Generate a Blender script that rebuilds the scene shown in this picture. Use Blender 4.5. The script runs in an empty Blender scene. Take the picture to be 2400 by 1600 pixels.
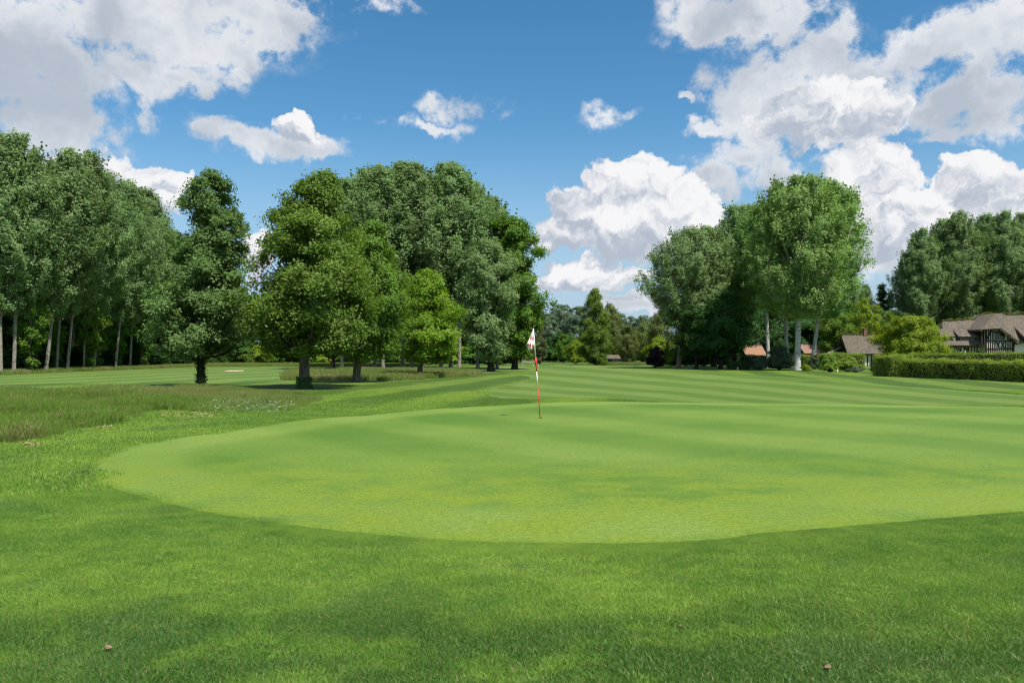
import bpy, math, random
import numpy as np
from mathutils import Vector, Matrix

# ------------------------------------------------------------------ camera, sky, sun, exposure
scene = bpy.context.scene
EYE, F_PX, HOR = 1.55, 1867.0, 830.0          # eye height (m), focal length and horizon row of the 2400 px photograph
cam_d = bpy.data.cameras.new("camera"); cam_d.sensor_width = 36.0; cam_d.lens = 28.0
cam_d.shift_y = 30.0 / 2400.0; cam_d.clip_end = 6000.0; cam_d.clip_start = 0.05
cam = bpy.data.objects.new("camera", cam_d); scene.collection.objects.link(cam)
cam.location = (0, 0, EYE); cam.rotation_euler = (math.pi / 2, 0, 0)
scene.camera = cam
SUN_ELEV, SUN_AZ = math.radians(60), math.atan2(0.64, -0.77)      # sun high, to the right and behind the camera
sun_dir = Vector((math.sin(SUN_AZ) * math.cos(SUN_ELEV), math.cos(SUN_AZ) * math.cos(SUN_ELEV), math.sin(SUN_ELEV)))
sun_d = bpy.data.lights.new("sun", 'SUN'); sun_d.energy = 4.8; sun_d.angle = math.radians(0.53); sun_d.color = (1.0, 0.955, 0.88)
sun = bpy.data.objects.new("sun", sun_d); scene.collection.objects.link(sun)
sun.rotation_euler = sun_dir.to_track_quat('Z', 'Y').to_euler(); sun.location = (30, -20, 60)
scene.view_settings.view_transform = 'Standard'; scene.view_settings.look = 'None'
scene.view_settings.exposure = 0.4; scene.view_settings.gamma = 1.0; scene.view_settings.use_curve_mapping = False
scene.render.engine = 'CYCLES'
scene.cycles.max_bounces = 5; scene.cycles.diffuse_bounces = 2; scene.cycles.glossy_bounces = 2
scene.cycles.transmission_bounces = 3; scene.cycles.transparent_max_bounces = 4
scene.cycles.use_denoising = True; scene.cycles.denoising_prefilter = 'ACCURATE'
scene.cycles.caustics_reflective = False; scene.cycles.caustics_refractive = False
scene.cycles.sample_clamp_indirect = 4.0; scene.cycles.filter_width = 1.15

K = 2400.0 / 2352.0
def S(v): return v * K                          # the notes were taken on a 2352 px wide view
def gx(px, D): return (px - 1200.0) / F_PX * D
def gd(py): return EYE * F_PX / (py - HOR)
def gz(py, D): return EYE + (HOR - py) / F_PX * D
def gp(px, py): d = gd(py); return (gx(px, d), d)

# ------------------------------------------------------------------ node helpers
class NT:
    def __init__(s, tree): s.t = tree
    def n(s, typ, **kw):
        nd = s.t.nodes.new(typ)
        for k, v in kw.items():
            if k == 'inp':
                for kk, vv in v.items():
                    if hasattr(vv, 'is_linked') or isinstance(vv, bpy.types.NodeSocket): s.t.links.new(vv, nd.inputs[kk])
                    else: nd.inputs[kk].default_value = vv
            else: setattr(nd, k, v)
        return nd
    def math(s, op, a, b=None, c=None, clamp=False):
        i = {0: a}
        if b is not None: i[1] = b
        if c is not None: i[2] = c
        nd = s.n('ShaderNodeMath', operation=op, inp=i); nd.use_clamp = clamp
        return nd.outputs[0]
    def vec(s, op, a, b=None, c=None, out=0):
        i = {0: a}
        if b is not None: i[1] = b
        if c is not None: i[2] = c
        return s.n('ShaderNodeVectorMath', operation=op, inp=i).outputs[out]
    def mix(s, f, a, b):
        nd = s.t.nodes.new('ShaderNodeMix'); nd.data_type = 'RGBA'
        for idx, v in ((0, f), (6, a), (7, b)):
            if isinstance(v, bpy.types.NodeSocket): s.t.links.new(v, nd.inputs[idx])
            else: nd.inputs[idx].default_value = v if idx == 0 else (*v[:3], 1.0)
        return nd.outputs[2]
    def smooth(s, x, a, b, lo=0.0, hi=1.0):
        nd = s.n('ShaderNodeMapRange', interpolation_type='SMOOTHSTEP', inp={0: x, 1: a, 2: b, 3: lo, 4: hi})
        return nd.outputs[0]
    def noise(s, v, scale, detail=3.0, rough=0.5, dist=0.0, dim='3D'):
        nd = s.n('ShaderNodeTexNoise', noise_dimensions=dim, inp={'Vector': v, 'Scale': scale, 'Detail': detail, 'Roughness': rough, 'Distortion': dist})
        return nd.outputs[0], nd.outputs[1]
    def link(s, a, b): s.t.links.new(a, b)

# ------------------------------------------------------------------ sky with broken cumulus
world = bpy.data.worlds.new("World"); scene.world = world; world.use_nodes = True
wt = world.node_tree; wt.nodes.clear(); W = NT(wt)
sky = W.n('ShaderNodeTexSky', sky_type='NISHITA'); sky.sun_disc = False
sky.sun_elevation = SUN_ELEV; sky.sun_rotation = SUN_AZ; sky.altitude = 50; sky.air_density = 1.0; sky.dust_density = 0.15; sky.ozone_density = 1.6
hsv = W.n('ShaderNodeHueSaturation', inp={'Hue': 0.492, 'Saturation': 1.32, 'Value': 1.0, 'Color': sky.outputs[0]})
skyc = W.vec('SCALE', hsv.outputs[0]); skyc.node.inputs['Scale'].default_value = 0.138
SKY_LOW = (0.40, 0.56, 0.74)
tc = W.n('ShaderNodeTexCoord').outputs['Generated']
sep = W.n('ShaderNodeSeparateXYZ', inp={0: tc})
az = W.math('ARCTAN2', sep.outputs[0], sep.outputs[1])
hl = W.math('SQRT', W.math('ADD', W.math('MULTIPLY', sep.outputs[0], sep.outputs[0]), W.math('MULTIPLY', sep.outputs[1], sep.outputs[1])))
el = W.math('DIVIDE', sep.outputs[2], W.math('MAXIMUM', hl, 0.08))
P0 = W.n('ShaderNodeCombineXYZ', inp={0: az, 1: el, 2: 0.0}).outputs[0]
def sky_uv(x, y):                                # from the 2352 px view to azimuth, slope
    a = math.atan((S(x) - 1200) / F_PX); return a, (HOR - S(y)) / F_PX * math.cos(a)
skyc = W.mix(W.smooth(el, 0.30, -0.02, 0.0, 0.96), skyc, SKY_LOW)      # the air whitens towards the horizon
# heaps: x, y, half width, half height
CRISP = [(1480,425,88,85),(1395,432,72,70),(1345,485,100,75),(1290,530,85,50),(1440,520,165,85),(1550,478,90,82),(1600,520,62,60),(1245,560,50,32),
         (1990,395,72,70),(2045,405,66,62),(2110,455,120,52),(2250,415,85,60),(2330,440,90,56),(2160,505,230,75),(2060,535,130,50),
         (695,300,46,38),
         (275,385,50,36),(335,425,80,50),(392,408,44,26),(370,468,80,34),(590,590,45,70),(1345,634,170,46),(2010,370,55,40),(1900,255,170,90)]
SOFT = [(330,50,370,105),(50,130,150,150),(560,40,210,72),(665,25,100,58),(60,280,130,120),(150,330,120,95),(300,140,90,60,0.25),(440,185,120,50),(532,150,40,40,0.2),
        (330,240,60,76,0.45),(1690,30,190,75),(1890,95,100,95),(1790,200,130,115),(1960,190,140,120),(1890,285,200,66),(2200,85,220,80),(2310,190,95,140),
        (2340,50,110,110),(1750,330,90,75),(1640,300,64,36),(1700,400,105,70),(2230,245,80,66),(2035,335,66,62),(2320,300,60,56),(2130,210,70,80,0.5),
        (1050,252,120,50,0.5),(560,322,92,46),(640,345,112,44),(715,348,74,54),(1010,305,130,24,0.55),(1335,256,90,46,0.55),(1622,213,40,24,0.6),(870,8,110,30,0.6),(1420,235,70,26,0.68),(900,285,90,22,0.66),(1790,430,90,60),(1440,670,60,14),(1280,655,90,34),
        (2150,560,220,60),(1480,700,120,22),(1985,440,90,60),(2270,320,100,26,0.5),(140,380,100,50),(1600,440,70,60)]
def heap_field(pvec, lst):                       # carries (u+10, v+10, highest heap so far) from heap to heap
    A = W.vec('ADD', pvec, (10.0, 10.0, 0.0))
    for (x, y, a, b, *th) in lst:                # th: how thin a wisp is
        u, v = sky_uv(x, y); ru, rv = S(a) / F_PX * 1.12, S(b) / F_PX * 1.12
        q = W.n('ShaderNodeVectorMath', operation='MULTIPLY_ADD', inp={0: A, 1: (1/ru, 1/rv, 0), 2: (-(u + 10)/ru, -(v + 10)/rv, th[0] if th else 0)}).outputs[0]
        g = W.n('ShaderNodeTexGradient', gradient_type='SPHERICAL', inp={0: q}).outputs[1]
        A = W.vec('MAXIMUM', A, g)
    return W.n('ShaderNodeSeparateXYZ', inp={0: A}).outputs[2]
_, w1 = W.noise(P0, 19.0, 4.0, 0.58, 0.0, '2D')
_, w2 = W.noise(P0, 5.5, 2.0, 0.5, 0.0, '2D')
wv = W.vec('MULTIPLY', W.vec('SUBTRACT', w1, (0.5, 0.5, 0.5)), (0.070, 0.055, 0.0))
wv2 = W.vec('MULTIPLY', W.vec('SUBTRACT', w2, (0.5, 0.5, 0.5)), (0.13, 0.09, 0.0))
P1 = W.vec('ADD', P0, wv)
P2 = W.vec('ADD', P1, wv2)
P1s = W.vec('ADD', P1, (0.007, 0.015, 0.0))
def puffs(p):
    vo = W.n('ShaderNodeTexVoronoi', voronoi_dimensions='2D', feature='F1', normalize=True, inp={'Vector': p, 'Scale': 30.0, 'Detail': 2.0, 'Roughness': 0.6, 'Lacunarity': 2.3})
    return vo.outputs['Distance']
pf, pfs = puffs(P1), puffs(P1s)
nf, _ = W.noise(P0, 24.0, 6.0, 0.62, 0.0, '2D')
nfc = W.math('SUBTRACT', nf, 0.5)
hC, hCs = heap_field(P1, CRISP), heap_field(P1s, CRISP)
FC = W.math('ADD', W.math('SUBTRACT', hC, W.math('MULTIPLY', pf, 0.42)), W.math('MULTIPLY', nfc, 0.22))
hS = heap_field(P2, SOFT)
FS = W.math('ADD', hS, W.math('MULTIPLY', nfc, W.smooth(hS, 0.0, 0.34, 0.0, 1.8)))
# the same broken cloud carries on round the rest of the sky
cv, _ = W.noise(P0, 2.6, 5.0, 0.6, 0.0, '2D')
outside = W.math('MAXIMUM', W.smooth(W.math('ABSOLUTE', az), 0.62, 0.9), W.smooth(el, 0.47, 0.8))
cov = W.math('MULTIPLY', W.smooth(cv, 0.50, 0.60), outside)
dC = W.smooth(FC, 0.0, 0.15)
dS = W.math('MAXIMUM', W.smooth(FS, 0.02, 0.56), cov)
nl, _ = W.noise(P2, 9.0, 3.0, 0.5, 0.0, '2D')
relief = W.math('ADD', W.math('MULTIPLY', W.math('SUBTRACT', hC, hCs), 0.85), W.math('MULTIPLY', W.math('SUBTRACT', pfs, pf), 1.15))
relief = W.math('ADD', relief, W.math('MULTIPLY', W.math('SUBTRACT', nl, 0.5), 0.9))
lit = W.smooth(W.math('ADD', relief, W.math('MULTIPLY', nfc, 0.35)), -0.42, 0.42)
cr_col = W.mix(lit, (0.47, 0.53, 0.63), (0.95, 0.95, 0.965))
sh = W.math('ADD', W.math('MULTIPLY', W.math('SUBTRACT', nl, 0.5), 3.4), W.math('MULTIPLY', nfc, 1.3))
sh = W.math('ADD', sh, W.math('MULTIPLY', W.smooth(az, -0.22, -0.55), 0.32))
so_shade = W.smooth(W.math('ADD', sh, W.math('MULTIPLY', W.math('SUBTRACT', hS, 0.35), 0.7)), -0.75, 1.25)
so_col = W.mix(so_shade, (0.90, 0.91, 0.935), (0.50, 0.55, 0.625))
c1 = W.mix(W.math('MULTIPLY', dS, 0.93), skyc, so_col)
c2 = W.mix(dC, c1, cr_col)
bg = W.n('ShaderNodeBackground', inp={'Color': c2, 'Strength': 0.74})
W.link(bg.outputs[0], W.n('ShaderNodeOutputWorld').inputs[0])
world.cycles.sampling_method = 'NONE'

# ------------------------------------------------------------------ object helpers
COL = scene.collection
def mesh_arrays(name, verts, faces, mats=(), midx=None, smooth=False):
    verts = np.asarray(verts, np.float32); me = bpy.data.meshes.new(name)
    if isinstance(faces, np.ndarray):
        n, k = faces.shape
        me.vertices.add(len(verts)); me.vertices.foreach_set('co', verts.ravel())
        me.loops.add(n * k); me.loops.foreach_set('vertex_index', faces.astype(np.int32).ravel())
        me.polygons.add(n); me.polygons.foreach_set('loop_start', np.arange(0, n * k, k, dtype=np.int32))
        try: me.polygons.foreach_set('loop_total', np.full(n, k, np.int32))
        except Exception: pass
        me.update(calc_edges=True)
    else:
        me.from_pydata([tuple(map(float, v)) for v in verts], [], [tuple(int(i) for i in f) for f in faces]); me.update()
    for m in mats: me.materials.append(m)
    if midx is not None: me.polygons.foreach_set('material_index', np.asarray(midx, np.int32))
    if smooth: me.polygons.foreach_set('use_smooth', np.ones(len(me.polygons), bool))
    return me
def link(name, data, parent=None, loc=(0, 0, 0), rz=0.0):
    o = bpy.data.objects.new(name, data); COL.objects.link(o); o.location = loc; o.rotation_euler = (0, 0, rz)
    if parent: o.parent = parent
    return o
def tag(o, label=None, cat=None, group=None, kind=None):
    if label: o['label'] = label
    if cat: o['category'] = cat
    if group: o['group'] = group
    if kind: o['kind'] = kind
    return o
def thing(name, label, cat, loc, rz=0.0, group=None):
    o = link(name, None, None, loc, rz); o.empty_display_size = 0.2
    return tag(o, label, cat, group)

class MB:                                       # gathers quads and tris
    def __init__(s): s.v = []; s.f = []
    def add(s, v, f):
        b = len(s.v); s.v += [tuple(p) for p in v]; s.f += [tuple(i + b for i in q) for q in f]; return s
    def box(s, x0, x1, y0, y1, z0, z1):
        v = [(x0,y0,z0),(x1,y0,z0),(x1,y1,z0),(x0,y1,z0),(x0,y0,z1),(x1,y0,z1),(x1,y1,z1),(x0,y1,z1)]
        return s.add(v, [(0,3,2,1),(4,5,6,7),(0,1,5,4),(1,2,6,5),(2,3,7,6),(3,0,4,7)])
    def slab(s, pts, th):                        # polygon in space thickened against its normal
        p = [Vector(q) for q in pts]; n = Vector((0, 0, 0))
        for i in range(len(p)): n += (p[i] - p[0]).cross(p[(i + 1) % len(p)] - p[0])
        n.normalize(); m = len(p); q = [a - n * th for a in p]
        return s.add(p + q, [tuple(range(m)), tuple(range(2 * m - 1, m - 1, -1))] + [(i, i + m, (i + 1) % m + m, (i + 1) % m) for i in range(m)])
    def bar(s, a, b, w, d=None):                 # square bar
        a, b = Vector(a), Vector(b); d = d or w; t = (b - a).normalized()
        u = t.cross(Vector((0, 1, 0))) if abs(t.y) < 0.9 else t.cross(Vector((1, 0, 0)))
        u.normalize(); v = t.cross(u)
        c = [u * w / 2 + v * d / 2, -u * w / 2 + v * d / 2, -u * w / 2 - v * d / 2, u * w / 2 - v * d / 2]
        return s.add([a + k for k in c] + [b + k for k in c], [(3,2,1,0),(4,5,6,7)] + [(i, (i+1) % 4, (i+1) % 4 + 4, i + 4) for i in range(4)])
    def tube(s, pts, rad, n=8, cap=True):
        pts = [Vector(p) for p in pts]; rings = []
        for i, p in enumerate(pts):
            t = (pts[min(i + 1, len(pts) - 1)] - pts[max(i - 1, 0)]).normalized()
            u = t.cross(Vector((0.13, 1, 0.07))).normalized(); v = t.cross(u)
            rings.append([p + (u * math.cos(k * 2 * math.pi / n) + v * math.sin(k * 2 * math.pi / n)) * rad[i] for k in range(n)])
        f = [(i * n + k, i * n + (k + 1) % n, (i + 1) * n + (k + 1) % n, (i + 1) * n + k) for i in range(len(pts) - 1) for k in range(n)]
        if cap: f += [tuple(range((len(pts) - 1) * n, len(pts) * n)), tuple(range(n - 1, -1, -1))]
        return s.add([p for r in rings for p in r], f)
    def lathe(s, prof, n=16, c=(0, 0, 0)):
        v = [(c[0] + r * math.cos(k * 2 * math.pi / n), c[1] + r * math.sin(k * 2 * math.pi / n), c[2] + z) for r, z in prof for k in range(n)]
        return s.add(v, [(i * n + k, i * n + (k + 1) % n, (i + 1) * n + (k + 1) % n, (i + 1) * n + k) for i in range(len(prof) - 1) for k in range(n)])
    def build(s, name, mat, parent=None, smooth=False, loc=(0, 0, 0), rz=0.0):
        return link(name, mesh_arrays(name, s.v, s.f, (mat,), smooth=smooth), parent, loc, rz)

# ------------------------------------------------------------------ materials
def new_mat(name):
    m = bpy.data.materials.new(name); m.use_nodes = True; m.node_tree.nodes.clear(); n = NT(m.node_tree)
    out = n.n('ShaderNodeOutputMaterial'); return m, n, out
def principled(n, out, col, rough=0.8, spec=0.3, bump=None, bstr=0.5, bdist=0.02):
    p = n.n('ShaderNodeBsdfPrincipled')
    if isinstance(col, bpy.types.NodeSocket): n.link(col, p.inputs['Base Color'])
    else: p.inputs['Base Color'].default_value = (*col, 1)
    p.inputs['Roughness'].default_value = rough; p.inputs['Specular IOR Level'].default_value = spec
    if bump is not None:
        b = n.n('ShaderNodeBump', inp={'Strength': bstr, 'Distance': bdist, 'Height': bump}); n.link(b.outputs[0], p.inputs['Normal'])
    n.link(p.outputs[0], out.inputs[0]); return p
def plain(name, col, rough=0.7, spec=0.3, var=0.25, scale=8.0):
    m, n, out = new_mat(name); tcn = n.n('ShaderNodeTexCoord').outputs['Object']
    a, _ = n.noise(tcn, scale, 5.0, 0.6)
    c = n.mix(n.smooth(a, 0.3, 0.7), tuple(k * (1 - var) for k in col), tuple(min(1, k * (1 + var)) for k in col))
    principled(n, out, c, rough, spec, a, 0.2, 0.01); return m
def leaf_mat(name, a, b, c=None, back=None, trans=0.36, rough=0.55, spec=0.22, patch=0.45, objvar=0.25):
    """two leaf greens that alternate leaf by leaf and bough by bough; back = colour of the underside"""
    m, n, out = new_mat(name); g = n.n('ShaderNodeNewGeometry')
    tcn = n.n('ShaderNodeTexCoord').outputs['Object']
    r = g.outputs['Random Per Island']; big, _ = n.noise(tcn, patch, 2.0, 0.5)
    f = n.math('ADD', n.math('MULTIPLY', r, 0.6), n.math('MULTIPLY', n.smooth(big, 0.32, 0.68), 0.55), clamp=True)
    col = n.mix(f, a, b)
    if c: col = n.mix(n.math('GREATER_THAN', r, 0.93), col, c)
    if back: col = n.mix(n.math('MULTIPLY', g.outputs['Backfacing'], 0.8), col, back)
    oi = n.n('ShaderNodeObjectInfo').outputs['Random']
    h = n.n('ShaderNodeHueSaturation', inp={'Hue': n.math('ADD', 0.5, n.math('MULTIPLY', n.math('SUBTRACT', oi, 0.5), 0.05 * objvar * 2)), 'Saturation': 1.0,
            'Value': n.math('ADD', 1.0 - objvar / 2, n.math('MULTIPLY', oi, objvar)), 'Color': col})
    p = n.n('ShaderNodeBsdfPrincipled', inp={'Base Color': h.outputs[0], 'Roughness': rough, 'Specular IOR Level': spec})
    t = n.n('ShaderNodeBsdfTranslucent', inp={'Color': n.mix(0.45, h.outputs[0], (b[0] * 1.6, b[1] * 1.5, b[2] * 0.6))})
    mx = n.n('ShaderNodeMixShader', inp={0: trans, 1: p.outputs[0], 2: t.outputs[0]}); n.link(mx.outputs[0], out.inputs[0]); return m
def bark_mat(name, a, b, scale=5.0, marks=None):
    m, n, out = new_mat(name); tcn = n.n('ShaderNodeTexCoord').outputs['Object']
    mp = n.n('ShaderNodeMapping', inp={'Vector': tcn, 'Scale': (scale, scale, scale * 0.28)})
    x, _ = n.noise(mp.outputs[0], 2.2, 6.0, 0.65, 0.6); col = n.mix(n.smooth(x, 0.3, 0.7), a, b); hgt = x
    if marks:
        mq = n.n('ShaderNodeMapping', inp={'Vector': tcn, 'Scale': (1.6, 1.6, 5.0)}); y, _ = n.noise(mq.outputs[0], 1.9, 4.0, 0.6)
        col = n.mix(n.smooth(y, 0.56, 0.66), col, marks)
    principled(n, out, col, 0.9, 0.15, hgt, 0.8, 0.06); return m

# ---- lawns: one set of greens, read off the ground position so blades and soil agree
RINGS = True
def grass_color(n, kind, inst=False):
    pos = n.n('ShaderNodeNewGeometry').outputs['Position']; s = n.n('ShaderNodeSeparateXYZ', inp={0: pos}); X, Y = s.outputs[0], s.outputs[1]
    flat = n.n('ShaderNodeCombineXYZ', inp={0: X, 1: Y, 2: 0.0}).outputs[0]
    big, _ = n.noise(flat, 0.23, 3.0, 0.55, 0.4); mid, _ = n.noise(flat, 1.1, 4.0, 0.6); fine, _ = n.noise(flat, 9.0, 4.0, 0.65)
    def stripes(t, period, soft=0.35, warp=0.7):
        wv_ = n.math('SINE', n.math('MULTIPLY', n.math('ADD', t, n.math('MULTIPLY', n.math('SUBTRACT', mid, 0.5), warp)), 2 * math.pi / period))
        return n.smooth(wv_, -soft, soft)
    if kind == 'green':
        a = n.math('ADD', n.math('MULTIPLY', X, 0.80), n.math('MULTIPLY', Y, 0.60)); st = stripes(a, 3.8, 0.8, 0.4)
        a2 = n.math('ADD', n.math('MULTIPLY', X, -0.55), n.math('MULTIPLY', Y, 0.83)); st2 = stripes(a2, 4.4, 0.9, 0.4)
        rim = n.n('ShaderNodeAttribute', attribute_type='INSTANCER' if inst else 'GEOMETRY'); rim.attribute_name = 'rim'
        rd = n.math('ADD', rim.outputs['Fac'], n.math('MULTIPLY', n.math('SUBTRACT', mid, 0.5), 0.5))
        ring = n.math('SUBTRACT', n.smooth(rd, 1.5, 1.0), n.math('MULTIPLY', n.math('MULTIPLY', n.smooth(rd, 1.2, 1.9), n.smooth(rd, 4.2, 2.6)), 0.75))
        f = n.math('ADD', n.math('MULTIPLY', st, 0.42), n.math('MULTIPLY', st2, 0.16))
        f = n.math('ADD', f, n.math('MULTIPLY', ring, 0.42 if RINGS else 0.0))
        f = n.math('ADD', f, n.math('MULTIPLY', n.smooth(big, 0.3, 0.7), 0.20)); f = n.math('ADD', f, n.math('MULTIPLY', n.smooth(mid, 0.25, 0.75), 0.20), clamp=True)
        col = n.mix(f, (0.084, 0.170, 0.021), (0.168, 0.250, 0.044))
        edge_n, _ = n.noise(flat, 2.3, 4.0, 0.65)
        col = n.mix(n.math('MULTIPLY', n.smooth(n.math('ADD', rim.outputs['Fac'], n.math('MULTIPLY', n.math('SUBTRACT', edge_n, 0.5), 0.5)), 0.32, 0.05), 0.7 if RINGS else 0.0), col, (0.105, 0.185, 0.022))
        col = n.mix(n.math('MULTIPLY', n.smooth(mid, 0.30, 0.66), n.smooth(Y, 13.5, 8.5)), col, (0.168, 0.240, 0.024))
        col = n.mix(n.math('MULTIPLY', n.smooth(fine, 0.50, 0.8), 0.45), col, (0.070, 0.140, 0.016))
    elif kind == 'fairway_right':
        gg = n.math('ADD', 1.0, n.math('MULTIPLY', n.math('SUBTRACT', Y, 40.0), 0.0225))
        a = n.math('SUBTRACT', 19.0, n.math('DIVIDE', n.math('SUBTRACT', 19.0, X), n.math('MAXIMUM', gg, 0.4)))
        f = n.math('ADD', n.math('MULTIPLY', stripes(a, 4.6, 0.5), 0.75), n.math('MULTIPLY', n.smooth(big, 0.3, 0.7), 0.25))
        col = n.mix(f, (0.080, 0.148, 0.020), (0.140, 0.206, 0.042))
        col = n.mix(n.math('MULTIPLY', n.smooth(fine, 0.45, 0.8), 0.4), col, (0.066, 0.125, 0.014))
    elif kind == 'fairway_left':
        a = n.math('SUBTRACT', X, n.math('MULTIPLY', Y, 0.16))
        f = n.math('ADD', n.math('MULTIPLY', stripes(a, 4.2, 0.5), 0.75), n.math('MULTIPLY', n.smooth(big, 0.3, 0.7), 0.25))
        col = n.mix(f, (0.080, 0.145, 0.024), (0.140, 0.212, 0.050))
        col = n.mix(n.math('MULTIPLY', n.smooth(fine, 0.45, 0.8), 0.4), col, (0.066, 0.128, 0.018))
    elif kind == 'tall':
        f = n.math('ADD', n.math('MULTIPLY', n.smooth(big, 0.3, 0.7), 0.5), n.math('MULTIPLY', n.smooth(mid, 0.3, 0.7), 0.5))
        col = n.mix(f, (0.062, 0.142, 0.014), (0.130, 0.190, 0.030))
        col = n.mix(n.smooth(big, 0.54, 0.66), col, (0.180, 0.175, 0.075))
        col = n.mix(n.math('MULTIPLY', n.math('MULTIPLY', n.smooth(Y, 21.0, 29.0), n.smooth(mid, 0.25, 0.6)), 0.4), col, (0.165, 0.170, 0.070))
    else:                                        # mown surround
        a = n.math('SUBTRACT', X, n.math('MULTIPLY', Y, 0.20)); st = n.math('MULTIPLY', stripes(a, 4.4, 0.6), n.smooth(Y, 20.0, 30.0))
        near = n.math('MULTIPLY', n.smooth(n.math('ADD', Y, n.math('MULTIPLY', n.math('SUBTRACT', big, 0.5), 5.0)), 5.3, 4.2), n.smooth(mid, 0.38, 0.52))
        f = n.math('ADD', n.math('MULTIPLY', n.smooth(big, 0.32, 0.66), 0.5), n.math('MULTIPLY', n.smooth(mid, 0.3, 0.7), 0.4))
        f = n.math('ADD', f, n.math('MULTIPLY', st, 0.45), clamp=True)
        clump, _ = n.noise(flat, 3.6, 4.0, 0.65)
        f = n.math('ADD', f, n.math('MULTIPLY', n.math('SUBTRACT', clump, 0.5), 1.7), clamp=True)
        col = n.mix(f, (0.070, 0.160, 0.017), (0.168, 0.268, 0.035))
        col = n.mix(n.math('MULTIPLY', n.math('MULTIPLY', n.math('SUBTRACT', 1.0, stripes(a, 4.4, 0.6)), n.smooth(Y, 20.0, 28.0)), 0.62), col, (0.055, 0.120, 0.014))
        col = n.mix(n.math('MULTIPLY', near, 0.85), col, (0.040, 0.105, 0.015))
        blue, _ = n.noise(flat, 0.8, 3.0, 0.55, 0.5); col = n.mix(n.math('MULTIPLY', n.smooth(blue, 0.54, 0.66), 0.45), col, (0.070, 0.140, 0.034))
        col = n.mix(n.math('MULTIPLY', n.smooth(fine, 0.5, 0.8), 0.35), col, (0.070, 0.140, 0.014))
    return col, fine, flat
def lawn_mat(name, kind):
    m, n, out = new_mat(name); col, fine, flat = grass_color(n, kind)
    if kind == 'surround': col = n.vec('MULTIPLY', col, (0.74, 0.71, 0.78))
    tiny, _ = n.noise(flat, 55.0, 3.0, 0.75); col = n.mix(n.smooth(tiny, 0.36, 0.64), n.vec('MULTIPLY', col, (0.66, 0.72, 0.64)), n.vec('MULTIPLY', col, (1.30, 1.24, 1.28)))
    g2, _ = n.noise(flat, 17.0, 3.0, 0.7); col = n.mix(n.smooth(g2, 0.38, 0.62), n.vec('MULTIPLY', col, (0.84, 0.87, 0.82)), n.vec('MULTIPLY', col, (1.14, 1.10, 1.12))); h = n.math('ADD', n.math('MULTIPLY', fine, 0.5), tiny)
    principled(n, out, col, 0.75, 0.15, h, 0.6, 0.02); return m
def blade_mat(name, kind, straw=0.05, dry=(0.30, 0.26, 0.11)):
    m, n, out = new_mat(name); col, fine, flat = grass_color(n, kind, True)
    r = n.n('ShaderNodeNewGeometry').outputs['Random Per Island']
    col = n.vec('MULTIPLY', col, (1.52, 1.50, 1.45) if kind == 'surround' else (1.45, 1.45, 1.35)); col = n.mix(n.math('MULTIPLY', r, 0.6), col, n.vec('MULTIPLY', col, (1.45, 1.3, 1.5)))
    col = n.mix(n.math('LESS_THAN', r, straw), col, dry)
    p = n.n('ShaderNodeBsdfPrincipled', inp={'Base Color': col, 'Roughness': 0.5, 'Specular IOR Level': 0.35})
    t = n.n('ShaderNodeBsdfTranslucent', inp={'Color': n.vec('MULTIPLY', col, (1.25, 1.2, 0.7))})
    mx = n.n('ShaderNodeMixShader', inp={0: 0.35, 1: p.outputs[0], 2: t.outputs[0]}); n.link(mx.outputs[0], out.inputs[0]); return m

M = {}
M['sycamore'] = leaf_mat('sycamore_leaf', (0.071, 0.149, 0.023), (0.140, 0.236, 0.039), (0.184, 0.253, 0.092), back=(0.138, 0.213, 0.063))
M['alder'] = leaf_mat('alder_leaf', (0.077, 0.171, 0.020), (0.162, 0.279, 0.033), (0.217, 0.310, 0.077))
M['maple'] = leaf_mat('maple_leaf', (0.124, 0.259, 0.016), (0.205, 0.348, 0.024), (0.248, 0.361, 0.036), trans=0.4)
M['chestnut'] = leaf_mat('chestnut_leaf', (0.069, 0.164, 0.017), (0.140, 0.253, 0.025), trans=0.35)
M['poplar'] = leaf_mat('grey_poplar_leaf', (0.131, 0.226, 0.066), (0.202, 0.312, 0.097), (0.261, 0.358, 0.153), back=(0.215, 0.323, 0.123), objvar=0.12)
M['aspen'] = leaf_mat('bright_poplar_leaf', (0.135, 0.273, 0.042), (0.222, 0.372, 0.068), (0.300, 0.429, 0.135), back=(0.238, 0.355, 0.113))
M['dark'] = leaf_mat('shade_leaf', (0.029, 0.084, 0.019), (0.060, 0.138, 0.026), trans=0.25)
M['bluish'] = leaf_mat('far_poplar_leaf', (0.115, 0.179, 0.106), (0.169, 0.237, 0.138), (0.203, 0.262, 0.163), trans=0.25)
M['olive'] = leaf_mat('olive_leaf', (0.110, 0.160, 0.037), (0.171, 0.215, 0.057))
M['brownish'] = leaf_mat('conifer_leaf', (0.080, 0.095, 0.030), (0.120, 0.130, 0.045), trans=0.15)
M['lime'] = leaf_mat('lime_leaf', (0.159, 0.260, 0.015), (0.260, 0.361, 0.025), (0.316, 0.392, 0.051), trans=0.4)
M['hedge'] = leaf_mat('hedge_leaf', (0.134, 0.243, 0.027), (0.253, 0.344, 0.045), (0.403, 0.336, 0.083), patch=0.8)
M['hedge_lit'] = leaf_mat('privet_leaf', (0.121, 0.215, 0.015), (0.204, 0.292, 0.024), patch=0.8)
M['purple'] = leaf_mat('purple_leaf', (0.028, 0.015, 0.024), (0.055, 0.025, 0.040), trans=0.15)
M['greyshrub'] = leaf_mat('grey_shrub_leaf', (0.076, 0.133, 0.061), (0.133, 0.196, 0.101), (0.202, 0.240, 0.164))
M['bark'] = bark_mat('bark_brown', (0.060, 0.050, 0.038), (0.170, 0.145, 0.115))
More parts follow.
